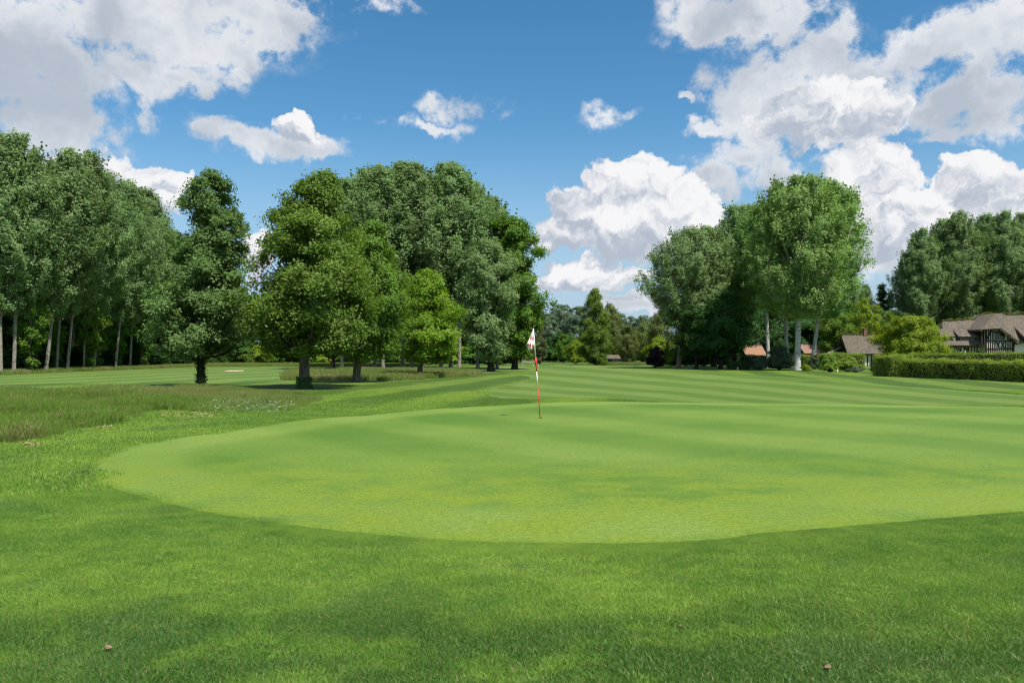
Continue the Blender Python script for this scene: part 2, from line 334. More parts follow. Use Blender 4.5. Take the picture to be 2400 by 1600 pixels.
M['bark_dark'] = bark_mat('bark_dark', (0.020, 0.017, 0.012), (0.060, 0.050, 0.038))
M['bark_pale'] = bark_mat('bark_pale', (0.135, 0.121, 0.095), (0.351, 0.324, 0.263), 4.0, (0.095, 0.081, 0.065))
M['bark_white'] = bark_mat('bark_white', (0.34, 0.33, 0.30), (0.58, 0.57, 0.53), 3.0, (0.09, 0.08, 0.07))
M['bark_ruddy'] = bark_mat('bark_ruddy', (0.16, 0.11, 0.07), (0.32, 0.23, 0.15), 4.0)
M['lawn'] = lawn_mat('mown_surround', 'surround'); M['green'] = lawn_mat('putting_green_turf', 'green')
M['fw_r'] = lawn_mat('fairway_turf_right', 'fairway_right'); M['fw_l'] = lawn_mat('fairway_turf_left', 'fairway_left')
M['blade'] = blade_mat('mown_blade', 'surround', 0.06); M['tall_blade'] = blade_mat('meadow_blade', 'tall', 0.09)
M['green_blade'] = blade_mat('green_blade', 'green', 0.01)

# ------------------------------------------------------------------ ground
def height(x, y):
    x = np.asarray(x, float); y = np.asarray(y, float)
    d = np.clip((np.hypot(x, y) - 2.0) / 8.0, 0, 1)
    h = 0.035 * np.sin(x * 0.31 + 1.0) * np.sin(y * 0.27 + 0.4) + 0.02 * np.sin(x * 0.83) * np.sin(y * 0.7 + 2)
    h = h + 0.20 * np.exp(-(((x + 15) / 6.0) ** 2 + ((y - 24) / 5.0) ** 2))
    return h * d * np.clip((95 - np.hypot(x, y)) / 40, 0, 1)
def hz(x, y): return float(height(x, y))
def graded(lim, near, step, grow):
    a = [0.0]
    while a[-1] < lim: a.append(a[-1] + (step if a[-1] < near else (a[-1] - near) * grow + step))
    return a
ax = graded(3500, 34, 0.7, 0.12); xs = np.array(sorted(set([-v for v in ax] + ax)))
ay = graded(3500, 60, 0.7, 0.12); ys = np.array(sorted(set([-v for v in graded(3500, 6, 0.6, 0.3)] + ay)))
GX, GY = np.meshgrid(xs, ys); nx, ny = len(xs), len(ys)
gv = np.stack([GX.ravel(), GY.ravel(), height(GX, GY).ravel()], 1)
ii = np.arange(ny - 1)[:, None] * nx + np.arange(nx - 1)[None, :]; ii = ii.ravel()
gf = np.stack([ii, ii + 1, ii + nx + 1, ii + nx], 1)
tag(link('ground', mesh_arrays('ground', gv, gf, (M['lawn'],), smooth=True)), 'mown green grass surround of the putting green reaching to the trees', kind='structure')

def spline(pts, n=12):
    p = np.array(pts, float); m = len(p); out = []
    for i in range(m):
        a, b, c, d = p[i - 1], p[i], p[(i + 1) % m], p[(i + 2) % m]
        for k in range(n):
            t = k / n; out.append(0.5 * (2 * b + (c - a) * t + (2 * a - 5 * b + 4 * c - d) * t * t + (3 * b - a - 3 * c + d) * t ** 3))
    return np.array(out)
def sheet(name, outline, mat, lift, rings=26, centre=None):
    o = np.asarray(outline); c = np.array(centre) if centre is not None else o.mean(0); m = len(o)
    t = np.append(np.linspace(0, 1, rings)[1:-1], [0.985, 1.0])
    v = [np.array([c])] + [c + (o - c) * k for k in t]; v = np.concatenate(v); z = height(v[:, 0], v[:, 1]) + lift; z[-m:] -= lift + 0.03      # the rim runs into the ground
    f = [(0, 1 + i, 1 + (i + 1) % m) for i in range(m)]
    for r in range(rings - 1):
        b0, b1 = 1 + r * m, 1 + (r + 1) * m
        f += [(b0 + i, b1 + i, b1 + (i + 1) % m, b0 + (i + 1) % m) for i in range(m)]
    me = mesh_arrays(name, np.column_stack([v, z]), f, (mat,), smooth=True); ob = link(name, me)
    rim = np.min(np.hypot(v[:, None, 0] - o[None, :, 0], v[:, None, 1] - o[None, :, 1]), 1)       # metres to the mown edge
    at = me.attributes.new('rim', 'FLOAT', 'POINT'); at.data.foreach_set('value', rim.astype(np.float32))
    nrm = me.polygons[0].normal
    if nrm.z < 0: me.flip_normals()
    return ob
green_px = [(186,1108),(213,1078),(272,1052),(340,1037),(468,1020),(595,1005),(723,984),(860,972),(1000,961),(1140,952),(1256,946),(1430,943),(1600,943),(1940,945),(2212,949)]
green_pts = [gp(*q) for q in green_px] + [(15.8, 23.0), (17.5, 19.0), (15.0, 14.0), (11.0, 10.8), (7.2, 8.7)] + [gp(*q) for q in [(2200,1224),(2050,1240),(1800,1262),(1640,1280),(1300,1285),(1000,1272),(700,1240),(480,1205),(300,1165),(215,1135)]]
GREEN = spline(green_pts, 8)
tag(sheet('putting_green', GREEN, M['green'], 0.008, 30, (2.0, 13.0)), 'smooth closely mown pale putting green round the flag', kind='structure')
fr_pts = [gp(1190,938), (-1.5, 33), (-0.2, 40), (1.0, 50), (0.5, 62), (-2.0, 82), (0, 108), (14, 112), (18.0, 82), (18.3, 62), (18.6, 48), (19.4, 33), (18.5, 24.5), (12, 24.2), (6, 24.6), (3.5, 26.8)]
FAIRR = spline(fr_pts, 6)
tag(sheet('fairway', FAIRR, M['fw_r'], 0.003, 30, (9, 52)), 'striped mown fairway beyond the putting green', kind='structure')
fl_pts = [(-36, 36), (-25.5, 41), (-17.5, 44), (-12.0, 47.0), (-10.5, 55), (-16, 66), (-22, 90), (-34, 112), (-38.0, 90), (-38.0, 64), (-38.5, 50), (-40, 40)]
FAIRL = spline(fl_pts, 6)
tag(sheet('fairway', FAIRL, M['fw_l'], 0.004, 26, (-28, 56)), 'striped mown fairway along the edge of the poplar wood', kind='structure')
sand_m = plain('bunker_sand', (0.50, 0.42, 0.30), 0.95, 0.05, 0.12, 3.0)
bk = [(gx(549, 74) + 0.75 * math.cos(t) * (1 + 0.15 * math.sin(2 * t)), 74 + 1.1 * math.sin(t)) for t in np.linspace(0, 2 * math.pi, 28, endpoint=False)]
tag(sheet('bunker', bk, sand_m, 0.05, 4), 'small pale sand bunker in the distant fairway between two trees', kind='structure')

def inside(poly, x, y):
    poly = np.asarray(poly); r = np.zeros(len(x), bool); j = len(poly) - 1
    for i in range(len(poly)):
        a, b = poly[i], poly[j]; c = ((a[1] > y) != (b[1] > y)) & (x < (b[0] - a[0]) * (y - a[1]) / (b[1] - a[1] + 1e-12) + a[0]); r ^= c; j = i
    return r

# ------------------------------------------------------------------ grass, scattered as patches of real blades
def blade_patch(name, rng, n, rad, hgt, width, lean, mat, seed_heads=0.0):
    r = rad * np.sqrt(rng.random(n)); a = rng.random(n) * 2 * np.pi
    base = np.stack([r * np.cos(a), r * np.sin(a), np.full(n, -0.006)], 1)
    h = hgt * (0.55 + 0.6 * rng.random(n)); la = rng.random(n) * 2 * np.pi; ll = lean * h * (0.2 + rng.random(n))
    tip = base + np.stack([ll * np.cos(la), ll * np.sin(la), h], 1)
    mid = base * 0.5 + tip * 0.5; mid[:, :2] -= 0.22 * (tip - base)[:, :2]; mid[:, 2] += 0.06 * h
    wa = rng.random(n) * np.pi; w = (width * (0.7 + 0.6 * rng.random(n)))[:, None] * np.stack([np.cos(wa), np.sin(wa), np.zeros(n)], 1)
    v = np.stack([base - w / 2, base + w / 2, mid + w * 0.42, mid - w * 0.42, tip + w * 0.06, tip - w * 0.06], 1)
    k = np.arange(n)[:, None] * 6
    f = np.concatenate([k + np.array([[0, 1, 2, 3]]), k + np.array([[3, 2, 4, 5]])]); vv = v.reshape(-1, 3)
    if seed_heads > 0:
        m = int(n * seed_heads); t = tip[:m]; L = hgt * 0.16
        s = np.stack([t - [0, 0, L], t + np.stack([w[:m, 0] * 1.6, w[:m, 1] * 1.6, -np.full(m, L * .4)], 1), t + [0, 0, L * .6], t - np.stack([w[:m, 0] * 1.6, w[:m, 1] * 1.6, np.full(m, L * .4)], 1)], 1).reshape(-1, 3)
        f = np.concatenate([f, len(vv) + np.arange(m)[:, None] * 4 + np.array([[0, 1, 2, 3]])]); vv = np.concatenate([vv, s])
    ob = bpy.data.objects.new(name, mesh_arrays(name, vv, f, (mat,))); return ob
def scatter(name, pts, patches, rng, smin, smax, label, cat, scl=None):
    n = len(pts); me = bpy.data.meshes.new(name); me.vertices.add(n)
    z = height(pts[:, 0], pts[:, 1]) + 0.004
    me.vertices.foreach_set('co', np.column_stack([pts, z]).astype(np.float32).ravel())
    for an, dat in (('turn', rng.random(n) * 6.283), ('size', smin + (smax - smin) * rng.random(n) if scl is None else scl)):
        at = me.attributes.new(an, 'FLOAT', 'POINT'); at.data.foreach_set('value', dat.astype(np.float32))
    if name == 'green_turf':                     # the blades know how far they stand from the mown edge
        rim = np.min(np.hypot(pts[:, None, 0] - GREEN[None, :, 0], pts[:, None, 1] - GREEN[None, :, 1]), 1)
        at = me.attributes.new('rim', 'FLOAT', 'POINT'); at.data.foreach_set('value', rim.astype(np.float32))
    at = me.attributes.new('pick', 'INT', 'POINT'); at.data.foreach_set('value', rng.integers(0, len(patches), n).astype(np.int32))
    ob = link(name, me); coll = bpy.data.collections.new(name + '_patches')
    for p in patches: coll.objects.link(p)
    ng = bpy.data.node_groups.new(name + '_scatter', 'GeometryNodeTree')
    ng.interface.new_socket('Geometry', in_out='INPUT', socket_type='NodeSocketGeometry'); ng.interface.new_socket('Geometry', in_out='OUTPUT', socket_type='NodeSocketGeometry')
    N = NT(ng); gi = N.n('NodeGroupInput'); go = N.n('NodeGroupOutput')
    ci = N.n('GeometryNodeCollectionInfo'); ci.inputs['Collection'].default_value = coll; ci.inputs['Separate Children'].default_value = True; ci.inputs['Reset Children'].default_value = True
    def attr(a, t): q = N.n('GeometryNodeInputNamedAttribute', data_type=t); q.inputs['Name'].default_value = a; return q.outputs[0]
    iop = N.n('GeometryNodeInstanceOnPoints'); N.link(gi.outputs[0], iop.inputs['Points']); N.link(ci.outputs[0], iop.inputs['Instance'])
    iop.inputs['Pick Instance'].default_value = True; N.link(attr('pick', 'INT'), iop.inputs['Instance Index'])
    cx = N.n('ShaderNodeCombineXYZ'); N.link(attr('turn', 'FLOAT'), cx.inputs[2]); N.link(cx.outputs[0], iop.inputs['Rotation'])
    N.link(attr('size', 'FLOAT'), iop.inputs['Scale']); N.link(iop.outputs[0], go.inputs[0])
    ob.modifiers.new('scatter', 'NODES').node_group = ng
    return tag(ob, label, cat, kind='stuff')
rg = np.random.default_rng(5)
def unit_(v): return v / (np.linalg.norm(v, axis=-1, keepdims=True) + 1e-9)
rough_px = [(-60,1062),(0,1050),(98,1031),(191,1006),(319,985),(383,967),(446,972),(560,970),(680,964),(761,938),(723,923),(600,914),(468,910),(255,921),(0,936),(-60,940)]
ROUGH = np.array([gp(*q) for q in rough_px])
def region_pts(x0, x1, y0, y1, dens, keep):
    n = int((x1 - x0) * (y1 - y0) * dens); x = x0 + (x1 - x0) * rg.random(n); y = y0 + (y1 - y0) * rg.random(n); k = keep(x, y); return np.column_stack([x, y])[k]
in_view = lambda x, y: np.abs(x) < 0.70 * y + 1.2
shrunk = lambda P, k: P.mean(0) + (P - P.mean(0)) * k
off_green = lambda x, y: ~inside(GREEN, x, y)
lawnp = [blade_patch('lawn_patch', rg, 1300, 0.30, 0.016, 0.0030, 1.2, M['blade']) for _ in range(4)]
pn = region_pts(-10, 10, 2.2, 11.0, 26, lambda x, y: in_view(x, y) & off_green(x, y))
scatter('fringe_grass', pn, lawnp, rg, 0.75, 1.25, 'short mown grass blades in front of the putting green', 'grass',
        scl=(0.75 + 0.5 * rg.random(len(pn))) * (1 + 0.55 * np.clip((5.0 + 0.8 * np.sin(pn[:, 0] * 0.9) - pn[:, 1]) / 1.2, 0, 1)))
ei = rg.integers(0, len(GREEN), 3000); en = np.roll(GREEN, -1, 0)[ei] - GREEN[ei]; ep = GREEN[ei] + en * rg.random((3000, 1)); cen = np.array([2.0, 13.0])
ep = ep + unit_((cen - ep)) * (np.abs(rg.normal(size=(3000, 1))) * 0.11 - 0.16); ep = ep[(ep[:, 1] < 20)]
scatter('edge_grass', ep, lawnp, rg, 0.35, 0.7, 'thin fringe of longer blades along the edge of the putting green', 'grass')
turfp = [blade_patch('turf_patch', rg, 1500, 0.30, 0.0075, 0.0028, 1.4, M['green_blade']) for _ in range(3)]
pq = region_pts(-10, 12, 6.0, 14.0, 16, lambda x, y: in_view(x, y) & inside(GREEN, x, y))
scatter('green_turf', pq, turfp, rg, 0.9, 1.2, 'closely mown turf blades on the near half of the putting green', 'grass')
longp = [blade_patch('fringe_patch', rg, 600, 0.40, 0.040, 0.007, 0.9, M['blade']) for _ in range(3)]
pm = region_pts(-26, 26, 9.0, 34.0, 8, lambda x, y: in_view(x, y) & off_green(x, y) & ~inside(ROUGH, x, y) & ~inside(FAIRR, x, y) & (y > 9 + 0.0 * x))
scatter('collar_grass', pm, longp, rg, 0.8, 1.3, 'coarser mown grass around and behind the putting green', 'grass')
tallp = [blade_patch('meadow_patch', rg, 480, 0.42, 0.24, 0.0065, 0.8, M['tall_blade'], 0.22) for _ in range(4)]
pt = region_pts(-34, -6, 10, 42, 9, lambda x, y: inside(ROUGH, x, y))
scatter('meadow_grass', pt, tallp, rg, 0.55, 1.3, 'tall seeding meadow grass at the edge left of the putting green', 'grass',
        scl=(0.5 + 0.75 * rg.random(len(pt))) * (1.0 - 0.5 * np.clip((pt[:, 0] / pt[:, 1] + 0.46) / 0.12, 0, 1)) * (0.85 + 0.35 * np.sin(pt[:, 0] * 1.3 + 2 * np.sin(pt[:, 1] * 0.9))))
G1 = np.array([(-13.5, 48), (-7.5, 47), (-3.5, 54), (-2.5, 62), (-4, 74), (-20, 76), (-17, 60)])
G2 = np.array([(-60, 97), (-30, 99), (-12, 104), (-12, 116), (-60, 116)]); G3 = np.array([(13, 112), (26, 112), (26, 124), (12, 124)])
G4 = np.array([(-44, 58), (-38.8, 58), (-38.6, 100), (-44, 100)])
pg = region_pts(-60, 27, 46, 124, 2.0, lambda x, y: inside(G1, x, y) | inside(G2, x, y) | inside(G3, x, y) | inside(G4, x, y))
scatter('rough_grass', pg, tallp, rg, 0.9, 1.6, 'long rough grass under the grove and along the far edges', 'grass')

# ------------------------------------------------------------------ trees
def unit(v): return v / (np.linalg.norm(v, axis=-1, keepdims=True) + 1e-9)
def leaf_arrays(rng, c, nrm, size, aspect=0.62):
    n = len(c); t = unit(np.cross(nrm, rng.normal(size=(n, 3)))); b = np.cross(nrm, t)
    L = (size * (0.65 + 0.7 * rng.random(n)))[:, None]; Wd = L * aspect
    v = np.stack([c - t * L * 0.5, c + b * Wd * 0.5 + nrm * L * 0.05, c + t * L * 0.5 - nrm * L * 0.10, c - b * Wd * 0.5 + nrm * L * 0.05], 1)
    return v.reshape(-1, 3), np.arange(n * 4).reshape(n, 4)
def crown(rng, z, cx, r, nb, rb, ncl, nleaf, rc, leaf, up=0.0, flat=0.95, cy=None, inner=0.25, aspect=0.62, stray=0.0, shoots=0):
    """z, cx, r: rows of the outline. Boughs hang on the outline, clumps on the boughs, leaves on the clumps."""
    z, cx, r = map(np.asarray, (z, cx, r)); o = np.argsort(z); z, cx, r = z[o], cx[o], r[o]
    cyv = np.zeros_like(z) if cy is None else np.asarray(cy)[o]
    zz = np.linspace(z[0], z[-1], 200); rr = np.interp(zz, z, r); w = rr + 0.40 * rr.max(); w /= w.sum()
    bz = np.interp((np.arange(nb)[::-1] + rng.random(nb)) / nb, np.cumsum(w), zz) + rng.normal(size=nb) * 0.02 * (z[-1] - z[0]); bz = np.clip(bz, z[0], z[-1])
    bz[0] = z[-1] - 0.02 * (z[-1] - z[0])
    br = np.interp(bz, z, r); ang = (np.arange(nb) * 2.39996 + rng.normal(size=nb) * 0.9)
    size = rb * (0.55 + 0.75 * rng.random(nb)) * np.clip(br / r.max(), 0.30, 1.0)
    dist = np.maximum(br * (0.93 + 0.16 * rng.normal(size=nb)) - size * 0.75, 0.05 * br); dist[rng.random(nb) < inner] *= 0.45
    dist[0] *= 0.3
    bz = np.minimum(bz, z[-1] - size * (0.55 + 0.35 * min(up, 1.0))); bz = np.maximum(bz, z[0] + size * 0.45)
    B = np.stack([np.interp(bz, z, cx) + dist * np.cos(ang), np.interp(bz, z, cyv) + dist * np.sin(ang), bz], 1)
    axis = unit(np.stack([np.cos(ang) * 0.55, np.sin(ang) * 0.55, np.full(nb, up + 1e-3)], 1))
    d = unit(rng.normal(size=(nb, ncl, 3))); d[:, :, 2] = np.where(d[:, :, 2] < -0.2, -d[:, :, 2] * 0.6, d[:, :, 2])
    q = rng.random((nb, ncl, 1)) ** 0.42
    off = d * q * size[:, None, None]; off[:, :, 2] *= flat
    if up > 0:                                   # upswept shoots: narrow plumes along the bough's own line
        off[:, :, :2] *= 1.0 - 0.42 * min(up, 1.0)
        off = off + axis[:, None, :] * ((rng.random((nb, ncl, 1)) - 0.45) * size[:, None, None] * 2.6 * min(up, 1.2))
    if stray > 0: off[rng.random((nb, ncl)) < stray] *= 1.45
    C = (B[:, None, :] + off).reshape(-1, 3)
    zc = np.interp(C[:, 2], z, cx); base = np.stack([zc, np.interp(C[:, 2], z, cyv), C[:, 2]], 1)
    N = len(C); rcl = rc * (0.6 + 0.8 * rng.random(N))
    if shoots:                                   # leafy leaders that stand up out of the upper crown
        sz = z[0] + (z[-1] - z[0]) * (0.30 + 0.62 * rng.random(shoots) ** 0.7); sa = rng.random(shoots) * 6.283; sr = np.interp(sz, z, r) * (0.25 + 0.72 * rng.random(shoots) ** 0.5)
        root = np.stack([np.interp(sz, z, cx) + sr * np.cos(sa), np.interp(sz, z, cyv) + sr * np.sin(sa), sz], 1)
        sd = unit(np.stack([np.cos(sa) * 0.28, np.sin(sa) * 0.28, np.ones(shoots)], 1)); sl = rc * (1.7 + 2.0 * rng.random(shoots)); k6 = np.linspace(-0.5, 1, 7)
        SC = root[:, None, :] + sd[:, None, :] * (sl[:, None] * k6[None, :])[:, :, None] + rng.normal(size=(shoots, 7, 3)) * rc * 0.14
        C2 = SC.reshape(-1, 3); r2 = np.tile(rc * np.linspace(0.85, 0.13, 7), shoots)
        base = np.concatenate([base, np.stack([np.interp(C2[:, 2], z, cx), np.interp(C2[:, 2], z, cyv), C2[:, 2] - 0.5], 1)]); CA = np.concatenate([C, C2]); rcl = np.concatenate([rcl, r2]); N = len(CA)
    else: CA = C
    dl = unit(rng.normal(size=(N, nleaf, 3))); ql = rng.random((N, nleaf, 1)) ** 0.5
    offl = dl * ql * rcl[:, None, None]; offl[:, :, 2] *= 0.85
    P = (CA[:, None, :] + offl); outw = unit(P - base[:, None, :] + np.array([0, 0, 1e-3]))
    nr = unit(outw * 0.60 + np.array([0, 0, 0.50]) + rng.normal(size=P.shape) * 0.40).reshape(-1, 3)
    P = P.reshape(-1, 3); keep = P[:, 2] > max(z[0] - 0.15, 0.12)
    v, f = leaf_arrays(rng, P[keep], nr[keep], leaf, aspect)
    return v, f, B, C.reshape(nb, ncl, 3)
def trunk(rng, zs, rs, path, B=None, C=None, zc0=1.5, twigs=0, limb=0.3, n=10):
    mb = MB(); pts = [path(s) for s in zs]; mb.tube(pts, rs, n)
    if B is not None:
        for i, b in enumerate(B):
            zt = max(b[2] - (0.5 + 0.5 * rng.random()) * max(math.hypot(b[0] - path(b[2])[0], b[1] - path(b[2])[1]), 0.6) - 0.3, zc0); zt = min(zt, zs[-1] * 0.97)
            a = Vector(path(zt)); e = Vector(b); r0 = max(0.02, limb * float(np.interp(zt, zs, rs))); m = a.lerp(e, 0.5) + Vector((0, 0, -0.10 * (e - a).length)) + Vector(rng.normal(size=3) * 0.08)
            mb.tube([a, m, e], [r0, r0 * 0.7, r0 * 0.25], 5, False)
            if twigs and C is not None:
                for c in C[i][:twigs]: mb.tube([e, Vector(c)], [r0 * 0.22, 0.006], 3, False)
    return mb
def bend_path(x0, x1, h, sway, seed):
    rr = random.Random(seed); p1, p2 = rr.random() * 6, rr.random() * 6
    def f(z):
        t = max(z, 0) / h
        return (x0 + (x1 - x0) * t + sway * math.sin(t * 4 + p1) - sway * math.sin(p1), sway * (math.sin(t * 3.4 + p2) - math.sin(p2)), z)
    return f
def hero(name, label, cat, base_px, rows, leafm, barkm, seed, rtrunk, ztop=0.9, group=None, lean=0.0, ivy=False, D=None, fork=None, far=False, **kw):
    """rows: (y, left, right) on the 2352 px view; the tree stands on the ground point seen at base_px"""
    rng = np.random.default_rng(seed); bx, by = S(base_px[0]), S(base_px[1]); D = D or gd(by); X = gx(bx, D)
    z = [gz(S(r[0]), D) for r in rows]; cx = [gx(S((r[1] + r[2]) / 2), D) - X for r in rows]; rad = [(S(r[2]) - S(r[1])) / 2 / F_PX * D for r in rows]
    v, f, B, C = crown(rng, z, cx, rad, **kw); h = max(z); zc0 = min(z)
    t = thing(name, label, cat, (X, D, hz(X, D)), 0, group)
    p = bend_path(0, np.interp(h * 0.8, sorted(z), [c for _, c in sorted(zip(z, cx))]), h, 0.10 + lean, seed)
    zs = [-0.15, 0.12, 0.45, 1.0, 1.8] + list(np.linspace(2.6, h * ztop, 8)); rs = [rtrunk * k for k in (1.55, 1.3, 1.08, 1.0, 0.94)] + list(rtrunk * np.linspace(0.88, 0.08, 8))
    mb = trunk(rng, zs, rs, p, B, C, zc0, twigs=0 if far else 3, n=12)
    if fork:
        q = [(p(0.3)[0], p(0.3)[1], 0.2), (fork * 0.35, -0.1, 1.2), (fork * 0.8, -0.15, 2.4), (fork * 1.5, 0, 4.2)]; mb.tube(q, [rtrunk * 0.9, rtrunk * 0.75, rtrunk * 0.6, rtrunk * 0.3], 10)
    link('trunk', mesh_arrays('trunk', mb.v, mb.f, (barkm,), smooth=True), t)
    link('crown', mesh_arrays('crown', v, f, (leafm,)), t)
    if ivy:
        n = 520; zi = rng.random(n) ** 1.6 * ivy; a = rng.random(n) * 6.283; ri = rtrunk * 1.1 + rng.random(n) * 0.13
        pp = np.stack([np.array([p(k)[0] for k in zi]) + ri * np.cos(a), np.array([p(k)[1] for k in zi]) + ri * np.sin(a), zi + 0.05], 1)
        nn = unit(np.stack([np.cos(a), np.sin(a), np.full(n, 0.5)], 1) + rng.normal(size=(n, 3)) * 0.4)
        lv, lf = leaf_arrays(rng, pp, nn, 0.085, 0.9); link('ivy', mesh_arrays('ivy', lv, lf, (M['dark'],)), t)
    return t
TR = 'specimen trees between the two fairways'
hero('sycamore_tree', 'tall dark green sycamore with ivy on its trunk standing alone before the wood', 'tree', (461, 889),
     [(400,474,498),(430,444,526),(480,424,550),(540,424,566),(590,412,570),(640,384,568),(700,350,568),(760,338,572),(800,345,562),(824,380,530)],
     M['sycamore'], M['bark_dark'], 11, 0.17, group=TR, ivy=2.2, nb=150, rb=0.85, ncl=13, nleaf=36, rc=0.36, leaf=0.125, stray=0.06)
hero('alder_tree', 'broad dark green alder with thick bare trunk, nearest tree of the grove', 'tree', (699, 893),
     [(405,728,762),(440,690,780),(500,640,800),(560,608,832),(620,573,850),(680,572,866),(740,575,868),(790,590,850),(814,640,790)],
     M['alder'], M['bark'], 12, 0.22, group=TR, ivy=0.5, nb=220, rb=0.9, ncl=13, nleaf=33, rc=0.40, leaf=0.128, stray=0.06)
hero('alder_tree', 'smaller yellowish green alder with forked leaning trunk beside the bright maple', 'tree', (818, 878),
     [(520,832,880),(560,792,905),(620,752,925),(700,738,942),(780,735,935),(812,760,900),(828,790,870)],
     M['alder'], M['bark'], 13, 0.20, group=TR, fork=0.55, nb=140, rb=0.95, ncl=12, nleaf=38, rc=0.42, leaf=0.13)
hero('maple_tree', 'small bright lime green maple in front of the grey poplars', 'tree', (962, 866),
     [(628,965,990),(660,935,1025),(700,915,1045),(750,903,1060),(795,903,1066),(815,918,1050),(832,945,1025)],
     M['maple'], M['bark'], 14, 0.17, group=TR, lean=0.08, nb=130, rb=0.85, ncl=12, nleaf=38, rc=0.42, leaf=0.15, flat=0.9)
hero('horse_chestnut_tree', 'rich green horse chestnut at the right end of the grey poplar grove', 'tree', (1182, 848),
     [(500,1145,1185),(540,1125,1230),(580,1120,1242),(620,1110,1228),(660,1105,1255),(700,1105,1268),(740,1105,1250),(790,1115,1230),(825,1135,1215)],
     M['chestnut'], M['bark_dark'], 15, 0.30, group=TR, nb=110, rb=1.4, ncl=15, nleaf=36, rc=0.6, leaf=0.22)
hero('grey_poplar_tree', 'low grey green poplar with dark trunk left of the flag', 'tree', (1128, 853),
     [(560,1100,1150),(620,1065,1190),(680,1058,1200),(740,1062,1190),(790,1070,1185),(828,1090,1165)],
     M['poplar'], M['bark_dark'], 16, 0.30, group=TR, up=0.5, nb=90, rb=1.1, ncl=14, nleaf=36, rc=0.5, leaf=0.17)

# ---- prototypes that the woods repeat, each 1:1 in metres
PROTO = {}
def proto(key, seed, h, z0, rmax, leafm, barkm, rtrunk, prof, pale=True, name=None, lean=0.0, trunk_top=0.95, **kw):
    rng = np.random.default_rng(seed); t = np.linspace(0, 1, len(prof)); z = z0 + (h - z0) * t
    p = bend_path(0, lean, h, 0.12, seed); cx = [p(k)[0] for k in z]
    v, f, B, C = crown(rng, z, cx, np.array(prof) * rmax, **kw)
    zs = [-0.2, 0.15, 0.6, 1.5] + list(np.linspace(2.5, h * trunk_top, 9)); rs = [rtrunk * k for k in (1.5, 1.2, 1.03, 1.0)] + list(rtrunk * np.linspace(0.93, 0.08, 9))
    mb = trunk(rng, zs, rs, p, B, C, z0 * 0.8, twigs=0, limb=0.34, n=9)
    PROTO[key] = (mesh_arrays('trunk', mb.v, mb.f, (barkm,), smooth=True), mesh_arrays('crown', v, f, (leafm,)), h)
def plant(key, name, label, cat, x, y, h, rz=0.0, group=None, wide=1.0, tilt=0.0):
    tm, cm, ph = PROTO[key]; s = h / ph; t = thing(name, label, cat, (x, y, hz(x, y)), rz, group)
    if tilt: t.rotation_euler = (0, tilt, 0); 
    for nm, me in (('trunk', tm), ('crown', cm)):
        if me is None: continue
        o = link(nm, me, t); o.scale = (s * wide, s * wide, s)
        if tilt: o.rotation_euler = (0, 0, rz)
    return t
egg = [0.22, 0.52, 0.88, 1.0, 0.98, 0.88, 0.70, 0.45, 0.16]
for i in range(4):
    proto('poplar%d' % i, 40 + i, 18.0, 4.8, 3.1, M['poplar'], M['bark_pale'], 0.135, egg, up=1.0, flat=0.9, shoots=110, nb=200, rb=0.85, ncl=10, nleaf=23, rc=0.42, leaf=0.158, lean=0.4 * (i - 1.5), stray=0.05)
for i in range(2):
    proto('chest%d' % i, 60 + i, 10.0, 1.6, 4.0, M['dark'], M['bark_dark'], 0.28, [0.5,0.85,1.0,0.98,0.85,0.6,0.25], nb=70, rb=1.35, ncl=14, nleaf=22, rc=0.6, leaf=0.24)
proto('round', 70, 9.0, 1.0, 3.4, M['chestnut'], M['bark_dark'], 0.2, [0.5,0.85,1.0,0.98,0.85,0.6,0.22], nb=60, rb=1.2, ncl=12, nleaf=20, rc=0.6, leaf=0.24)
proto('olive', 71, 9.0, 0.6, 3.2, M['olive'], M['bark_dark'], 0.18, [0.6,0.9,1.0,0.95,0.8,0.55,0.2], nb=60, rb=1.1, ncl=12, nleaf=20, rc=0.6, leaf=0.22, up=0.4)
proto('limet', 72, 7.0, 0.4, 2.8, M['lime'], M['bark'], 0.12, [0.7,0.95,1.0,0.95,0.8,0.55,0.2], nb=50, rb=0.9, ncl=12, nleaf=20, rc=0.5, leaf=0.2, flat=0.5)
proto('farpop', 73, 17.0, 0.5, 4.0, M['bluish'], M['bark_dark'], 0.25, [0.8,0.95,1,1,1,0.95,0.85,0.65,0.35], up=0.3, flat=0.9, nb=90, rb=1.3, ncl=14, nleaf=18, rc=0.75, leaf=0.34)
proto('cone', 74, 9.0, 0.3, 1.7, M['brownish'], M['bark_dark'], 0.14, [0.85,1.0,0.95,0.85,0.7,0.5,0.3,0.08], nb=60, rb=0.6, ncl=10, nleaf=18, rc=0.4, leaf=0.2, up=0.5)
proto('spruce', 75, 12.0, 0.6, 1.9, M['dark'], M['bark_dark'], 0.16, [1.0,0.9,0.78,0.62,0.48,0.34,0.2,0.05], nb=80, rb=0.55, ncl=10, nleaf=16, rc=0.4, leaf=0.2, flat=0.5)
proto('full', 77, 11.0, 0.3, 3.0, M['alder'], M['bark_dark'], 0.16, [0.8,1.0,1.0,1.0,0.95,0.85,0.7,0.5,0.25], nb=130, rb=0.9, ncl=13, nleaf=22, rc=0.55, leaf=0.2, up=0.3)
proto('mid', 76, 11.0, 1.8, 3.6, M['alder'], M['bark_dark'], 0.18, [0.5,0.85,1.0,0.98,0.9,0.7,0.3], nb=60, rb=1.2, ncl=12, nleaf=20, rc=0.65, leaf=0.26, up=0.3)
rr = random.Random(77)
